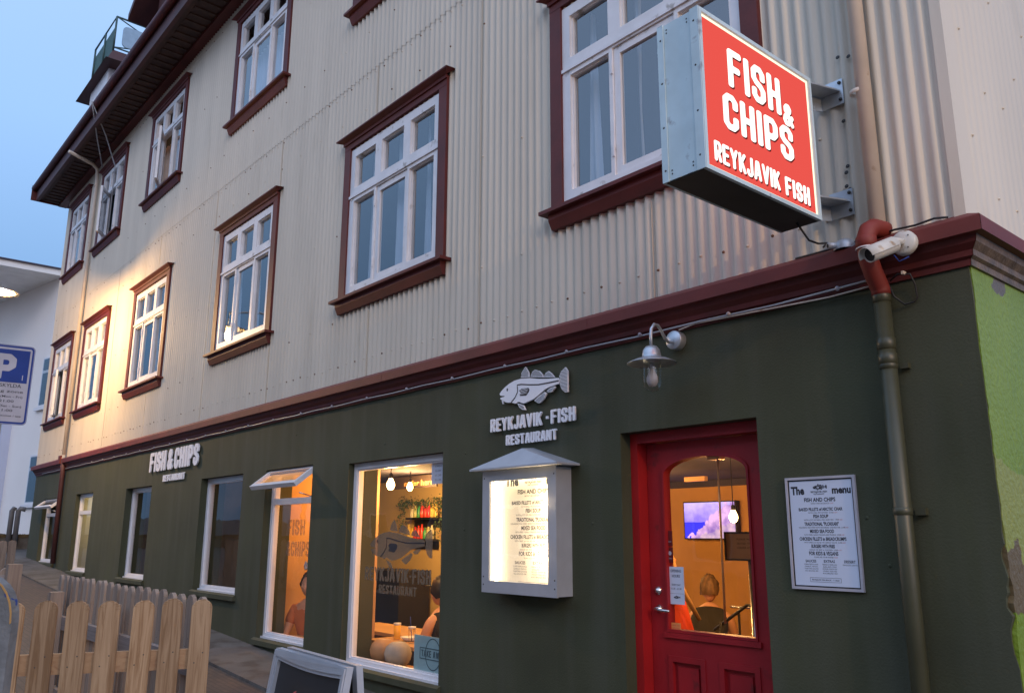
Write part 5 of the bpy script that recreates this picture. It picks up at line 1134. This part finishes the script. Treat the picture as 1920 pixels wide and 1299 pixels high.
# short front fence with seven pickets, facing the camera
fA = fence('picket_fence', 'fresh pine picket fence in front, seven round-topped pickets at the lower left', (-4.51, -2.862), (-4.208, -2.101), 7, 1.296, .18, rails=(.18, .71), back=1, posts=())
# fence along the pavement (seen obliquely)
fB = fence('picket_fence', 'long grey picket fence of the terrace running along the shop windows', (-7.30, -2.03), (-4.33, -2.063), 21, 1.298, .32, mtl='pinegrey', rails=(.12, .62), back=-1, posts=(.3, 1.75), posttop=-.04)
fC = fence('picket_fence', 'far grey picket fence closing the pavement below the white building', (-13.0, -2.75), (-13.0, -1.37), 13, 1.52, .7, mtl='pinegrey', rails=(.2, .8), back=1)
fD = fence('picket_fence', 'short weathered fence panel between two posts left of the gap', (-7.2, -3.4), (-7.2, -2.42), 9, 1.36, .35, mtl='pinegrey', rails=(.2, .86), back=-1, posts=(.62, 1.0), posttop=.10)
# wooden deck of the terrace
dk = MB()
dw = wood('deck_board', (.36, .20, .10), (.24, .12, .06), axis='X'); dk.m(dw)
for i in range(14): dk.box(-7.1, -4.62, -4.0+i*.137, -4.0+i*.137+.128, .40, .43)
dk.m('pinegrey').box(-7.1, -4.62, -4.0, -2.15, .2, .399)
tag(dk.build('wooden_deck'), 'orange-brown plank deck behind the front picket fence', 'deck')
bn = thing('bench', 'low plank bench on the deck behind the front pickets', 'bench', (-5.1, -3.1, .43))
for i in range(4): MB().m(dw).box(-5.6, -4.75, -3.42+i*.105, -3.42+i*.105+.095, .80, .83).build('slat', bn)
for x in (-5.5, -4.85): MB().m('pinegrey').box(x-.03, x+.03, -3.40, -3.02, .431, .799).build('leg', bn)
# rough grey board at the left edge with paint marks
gb = thing('barrier_board', 'rough grey rounded board with blue paint splashes at the left picture edge', 'barrier', (-3.6, -2.9, .2))
gm = mat('grey_barrier', (.17, .175, .18), .8, 0, .25, 14, .4, 60, dirt=((.02, .05, .22), 16, .70, .72))
c0 = onY(-70, 1299, -2.62); c0 = CPOS+ray(-62, 1180).normalized()*3.1
pr_ = [(.11+0*.0, 0)]; n = 14
prof_ = [(-.13, -1.1), (.13, -1.1)]+[(.13*math.cos(a)**.8 if math.cos(a) > 0 else -.13*abs(math.cos(a))**.8, .02+.14*math.sin(a)) for a in [PI*i/n for i in range(n+1)]]
vx = Vector((RT.x, RT.y, 0)).normalized(); vy = Vector((-vx.y, vx.x, 0))
q = MB().m(gm); q.loops([prof_], lambda a, b, d: tuple(c0+vx*a+vy*d+Vector((0, 0, b))), 0, .04); q.build('board', gb)
q = MB().m(mat('orange_edge', (.45, .25, .08), .6)); q.loops([[(p[0]*1.0, p[1]) for p in prof_[2:]]+[(p[0]*.965, p[1]-.004) for p in prof_[:1:-1]]], lambda a, b, d: tuple(c0+vx*a+vy*d+Vector((0, 0, b))), -.002, -.0001); q.build('edge_line', gb)

# ================================================================ A-BOARD
ab = thing('pavement_sign', 'grey framed black pavement board with a fish drawing, at the bottom edge', 'sign', (-2.8, -2.2, .16))
p0, p1 = Vector((-2.990, -2.262, 1.200)), Vector((-2.378, -2.319, 1.205)); dx = (p1-p0).normalized(); dn = Vector((dx.y, -dx.x, 0)); lean = Vector((0, 0, -1))+dn*.16; lean.normalize()
Wd = (p1-p0).length
def abf(a, b, d, q0=p0): return tuple(q0+dx*a+lean*b+dn*d+Vector((0, 0, -.012*math.sin(PI*min(1, max(0, a/Wd)))*(1 if b < .2 else 0))))
def frame_loop(w0, w1, h0, h1, fw_):
    return [[(w0+(w1-w0)*i/8, h0) for i in range(9)]+[(w1, h1), (w0, h1)], [(w0+fw_+(w1-w0-2*fw_)*i/8, h0+fw_) for i in range(9)]+[(w1-fw_, h1-fw_), (w0+fw_, h1-fw_)]]
q = MB().m('alu'); q.loops(frame_loop(0, Wd, 0, 1.02, .034), abf, .0, .022); q.loops(frame_loop(.004, Wd-.004, .004, 1.016, .018), abf, .0225, .028); q.build('frame', ab)
MB().m('black').loops([[(.03, .03), (Wd-.03, .03), (Wd-.03, .98), (.03, .98)]], abf, .004, .009).build('panel', ab)
q = MB(); fish_logo(q, lambda a, b, d: abf(.20+a*1, .30-b, d), .42, 'signwhite', 'black', .0095, .0105, fine=False, dd=.0005); q.m('redink'); q.loops([[(.205, .115), (.235, .105), (.24, .19), (.20, .20)]], abf, .0095, .0105)
block_text(q.m('signwhite'), 'REYKJAVIK FISH', lambda a, b, d: abf(.08+a, .42-b, d), .06, fit=.5, d0=.0095, d1=.0105); q.build('picture', ab)
q = MB().m('alu'); p0b = p0-dn*.06
def abb(a, b, d): return tuple(p0-dn*.018+dx*a+(Vector((0, 0, -1))-dn*.10).normalized()*b-dn*d)
q.loops(frame_loop(.0, Wd-.02, 0, 1.02, .034), abb, 0, .022); q.m('black').loops([[(.04, .04), (Wd-.04, .04), (Wd-.04, .98), (.04, .98)]], abb, .005, .01); q.build('back_frame', ab)

# ================================================================ PARKING SIGN
ps = thing('parking_sign', 'blue and white P parking zone sign on a post at the left edge', 'sign', (-6.0, -2.87, .3))
pc_ = Vector((-6.0, -2.805, 2.522)); pdx = Vector((.10, 1, 0)).normalized(); pdn = Vector((pdx.y, -pdx.x, 0))
def rrect(w, h, r, n=5):
    return [(cx+r*math.cos(a), cz+r*math.sin(a)) for cx, cz, a0 in ((w/2-r, h/2-r, 0), (-w/2+r, h/2-r, .5*PI), (-w/2+r, -h/2+r, PI), (w/2-r, -h/2+r, 1.5*PI)) for a in [a0+.5*PI*i/n for i in range(n+1)]]
psf = lambda a, b, d: tuple(pc_+pdx*a+Vector((0, 0, b))+pdn*d)
q = MB().m('bluesign'); q.loops([rrect(.318, .505, .026)], psf, 0, .004); q.m('signwhite'); q.loops([rrect(.314, .501, .025), rrect(.308, .495, .023)], psf, .0041, .0046); q.loops([rrect(.286, .470, .014)], psf, .0041, .0048)
q.m('bluesign'); q.loops([[(-.132, .012), (.132, .012), (.132, .222), (-.132, .222)]], psf, .0049, .0054); q.build('plate', ps)
q = MB().m('signwhite'); block_text(q, 'P', lambda a, b, d: psf(-.050+a, .028+b, d), .165, wd=.44, r=.12, d0=.0055, d1=.0062); font_text(q, '1', lambda a, b, d: psf(a, b, .0062), .105, .030, .034, None, .0); q.build('parking_symbol', ps)
q = MB().m('ink')
for s, z, h_, w_ in (('GJALDSKYLDA', -.018, .022, .21), ('Parking zone', -.052, .017, .24), ('Mán - Fös (Mon - Fri)', -.084, .014, .24), ('09 - 21:00', -.114, .016, .15), ('Lau - Sun (Sat - Sun)', -.144, .014, .24), ('10 - 21:00', -.172, .015, .15), ('Greitt / Pay: automat / app', -.203, .011, .25)): font_text(q, s, lambda a, b, d: psf(a, b, .0052), 0, z, h_, w_, .012)
q.build('lettering', ps)
MB().m('galv').tube([tuple(pc_-pdn*.03+Vector((0, 0, .2))), (pc_.x-pdn.x*.03, pc_.y-pdn.y*.03, .1)], .03, 12).build('post', ps)

# ================================================================ STREET LAMPS
def street_lamp(x, y, z, rad, energy, label, post, zb, drop=.20):
    t = thing('street_lamp', label, 'street lamp', (x, post[1], zb)); c = Vector((x, y, z))
    MB().m(mat('lamp_enamel', (.75, .72, .66), .4)).lathe([(.03, .10), (.06, .06), (rad*.5, .035), (rad, .0), (rad, -.006), (rad*.5, .025), (.05, .045)], c, 32).build('shade', t)
    MB().m('warmlamp').lathe([(.02, .04), (.022, .0), (.03, -.03), (.05, -.09), (.052, -.13), (.035, -drop*.95), (.001, -drop)], c, 16).build('bulb', t)
    MB().m('galv').tube([(x, y, z+.09), (x, y, z+.3), (x, (y+post[1])/2, z+.45), (x, post[1], z+.40)], .022, 8).tube([(x, post[1], z+.6), (x, post[1], zb)], [.04, .065], 12).build('post', t)
    light('lamp_light', c+Vector((0, 0, -drop*.6)), energy, (1, .60, .25), .05, t); return t
street_lamp(-14.3, -1.80, 5.18, .31, 400, 'lit street lamp with a wide flat shade at the left picture edge', (-14.3, -3.3), .8)
street_lamp(3.9, -1.7, 4.25, .26, 300, 'lit street lamp just outside the right edge of the photograph, by the corner', (3.9, -3.0), -.3, .22)

# ================================================================ WHITE BUILDING AT THE FAR LEFT
wbg = thing('white_building', 'tall white rendered house with a deep board soffit beyond the corner building', 'building', (-30, 0, 1))
ZE = 8.9
def onZp(u, v, Z): d = ray(u, v); t = (Z-CPOS.z)/d.z; return CPOS+d*t
wa, wb_ = onZp(120, 518, ZE), onZp(40, 552, ZE); wd_ = (wb_-wa).normalized(); wn = Vector((wd_.y, -wd_.x, 0))
if wn.y > 0: wn = -wn
wa = wa-wd_*2.5; wend = wa+wd_*26
q = MB().m('wb'); th = -wn*.3
def quadbox(mb, A, Bv, off, z0, z1):
    c = [A, Bv, Bv+off, A+off]; mb.add([(p.x, p.y, z0) for p in c]+[(p.x, p.y, z1) for p in c], [(0, 3, 2, 1), (4, 5, 6, 7), (0, 1, 5, 4), (1, 2, 6, 5), (2, 3, 7, 6), (3, 0, 4, 7)])
quadbox(q, wa, wend, th*20, .5, ZE-.001); q.build('wall', wbg)
q = MB().m('stripe'); xe = -26.0
for i in range(34): q.box(xe-(i+1)*.30+.012, xe-i*.30, -1.6, 4.0, ZE, ZE+.03)
q.m('ceildark').box(xe-10.2, xe, -1.6, 4.0, ZE+.031, ZE+.05); q.build('soffit', wbg)
q = MB().m('wb').box(xe+.001, xe+.05, -1.65, 4.0, ZE-.02, ZE+.15); q.m('ceildark').box(xe-10, xe+.12, -1.7, 4.0, ZE+.151, ZE+.19); q.build('roof_edge', wbg)
def wpt(u, v):
    d = ray(u, v); t = (wa-CPOS).dot(wn)/d.dot(wn); return CPOS+d*t
for (u0, v0, u1, v1) in ((85, 671, 118, 762), (60, 853, 92, 945)):
    A = wpt(u0, v0); C = wpt(u1, v1); Bv = Vector((C.x, C.y, 0)); A0 = Vector((A.x, A.y, 0)); zlo, zhi = wpt(u0, v1).z, A.z; mid = zlo+(zhi-zlo)*.70
    q = MB().m('pvc'); quadbox(q, A0, Bv, wn*.04, zlo, zhi)
    q.m('dark'); quadbox(q, A0+(Bv-A0)*.05+wn*.0405, Bv-(Bv-A0)*.05+wn*.0405, wn*.004, zlo+.07, mid-.04); quadbox(q, A0+(Bv-A0)*.05+wn*.0405, Bv-(Bv-A0)*.05+wn*.0405, wn*.004, mid+.04, zhi-.07)
    w_ = q.build('window', wbg); q = MB().m('gglass'); quadbox(q, A0+(Bv-A0)*.04+wn*.05, Bv-(Bv-A0)*.04+wn*.05, wn*.004, zlo+.05, zhi-.05); q.build('pane', w_)
    q = MB().m('pvc'); quadbox(q, A0-(Bv-A0)*.08, Bv+(Bv-A0)*.08, wn*.09, zlo-.09, zlo-.001); q.build('sill', w_)
A = wpt(22, 800); q = MB().m('wbblue'); A0 = Vector((A.x, A.y, 0)); quadbox(q, A0, A0+wd_*14, wn*.25, .5, wpt(22, 690).z); q.build('bluish_block', wbg)  # lower bluish block set against the wall, left of a vertical edge
hw = thing('garden_wall', 'low brown topped wall in front of the white building', 'wall', (-22, -2, .9))
MB().m('concrete').box(-22.3, -22.0, -9, 1.6, .6, 1.53).build('wall_body', hw)
q = MB().m('hedge')
for _ in range(500): y = r5.uniform(-9, 1.6); x = r5.uniform(-22.3, -22.0); z = 1.53; s = r5.uniform(.03, .09); a = r5.uniform(0, 6.3); q.add([(x, y, z), (x+s*math.cos(a), y+s*math.sin(a), z+.02), (x+.01, y+s*.4, z+s)], [(0, 1, 2)])
q.box(-22.32, -21.98, -9, 1.6, 1.531, 1.60); q.build('moss', hw)
for i, (u, lb) in enumerate(((17, 'left one of two dark vent pipes standing in front of the white building'), (29, 'right one of two dark vent pipes, with a hooked top'))):
    p = CPOS+ray(u, 1003)*0; d = ray(u, 1000); tt_ = (-21.9-CPOS.x)/d.x; b_ = CPOS+d*tt_; q = MB().m(mat('vent_grey%d' % i, (.12, .13, .15), .6)).tube([(b_.x, b_.y, 1.4), (b_.x, b_.y, 2.12), (b_.x+.02, b_.y+.03, 2.17), (b_.x+.04, b_.y+.10*(i+.4), 2.15)], .055, 10)
    t = q.build('vent_pipe'); tag(t, lb, 'pipe', None)
# ---- finish: smooth flags were set per face

# ================================================================ HOUSES ACROSS THE STREET (they shade the street and show in the panes)
def far_house(x0, x1, y1, h, c, rc, label, nfl, ncol):
    t = thing('house', label, 'house', ((x0+x1)/2, y1, 0)); hm = mat('house_render', c, .85, 0, .08, 1)
    MB().m(hm).box(x0, x1, y1-8, y1, -.8, h).build('wall', t)
    MB().m(mat('house_roof', rc, .7, 0, .15, 2)).add([(x0-.3, y1+.4, h), (x1+.3, y1+.4, h), (x1+.3, y1-4, h+3), (x0-.3, y1-4, h+3), (x0-.3, y1-8.4, h), (x1+.3, y1-8.4, h)], [(0, 1, 2, 3), (3, 2, 5, 4), (0, 3, 4), (1, 5, 2)]).build('roof', t)
    for r in range(nfl):
        for k in range(ncol):
            xx = x0+(x1-x0)*(k+.5)/ncol; zz_ = 1.0+r*3.0; w = MB().m('pvc').ring(xx-.55, xx+.55, zz_, zz_+1.4, .07, y1+.001, y1+.05); w = w.build('window', t)
            MB().m('dark').box(xx-.48, xx+.48, y1+.0012, y1+.01, zz_+.07, zz_+1.33).build('pane', w)
far_house(-27, -14.5, -12, 7.0, (.40, .38, .36), (.10, .03, .03), 'grey rendered house across the street, opposite the far shop windows', 2, 5)
far_house(-13.5, -3, -12.5, 6.2, (.30, .33, .36), (.06, .07, .07), 'blue-grey house across the street, opposite the big shop window', 2, 4)
far_house(-1, 11, -12, 7.2, (.48, .44, .36), (.08, .05, .04), 'cream house across the street, opposite the street corner', 2, 5)
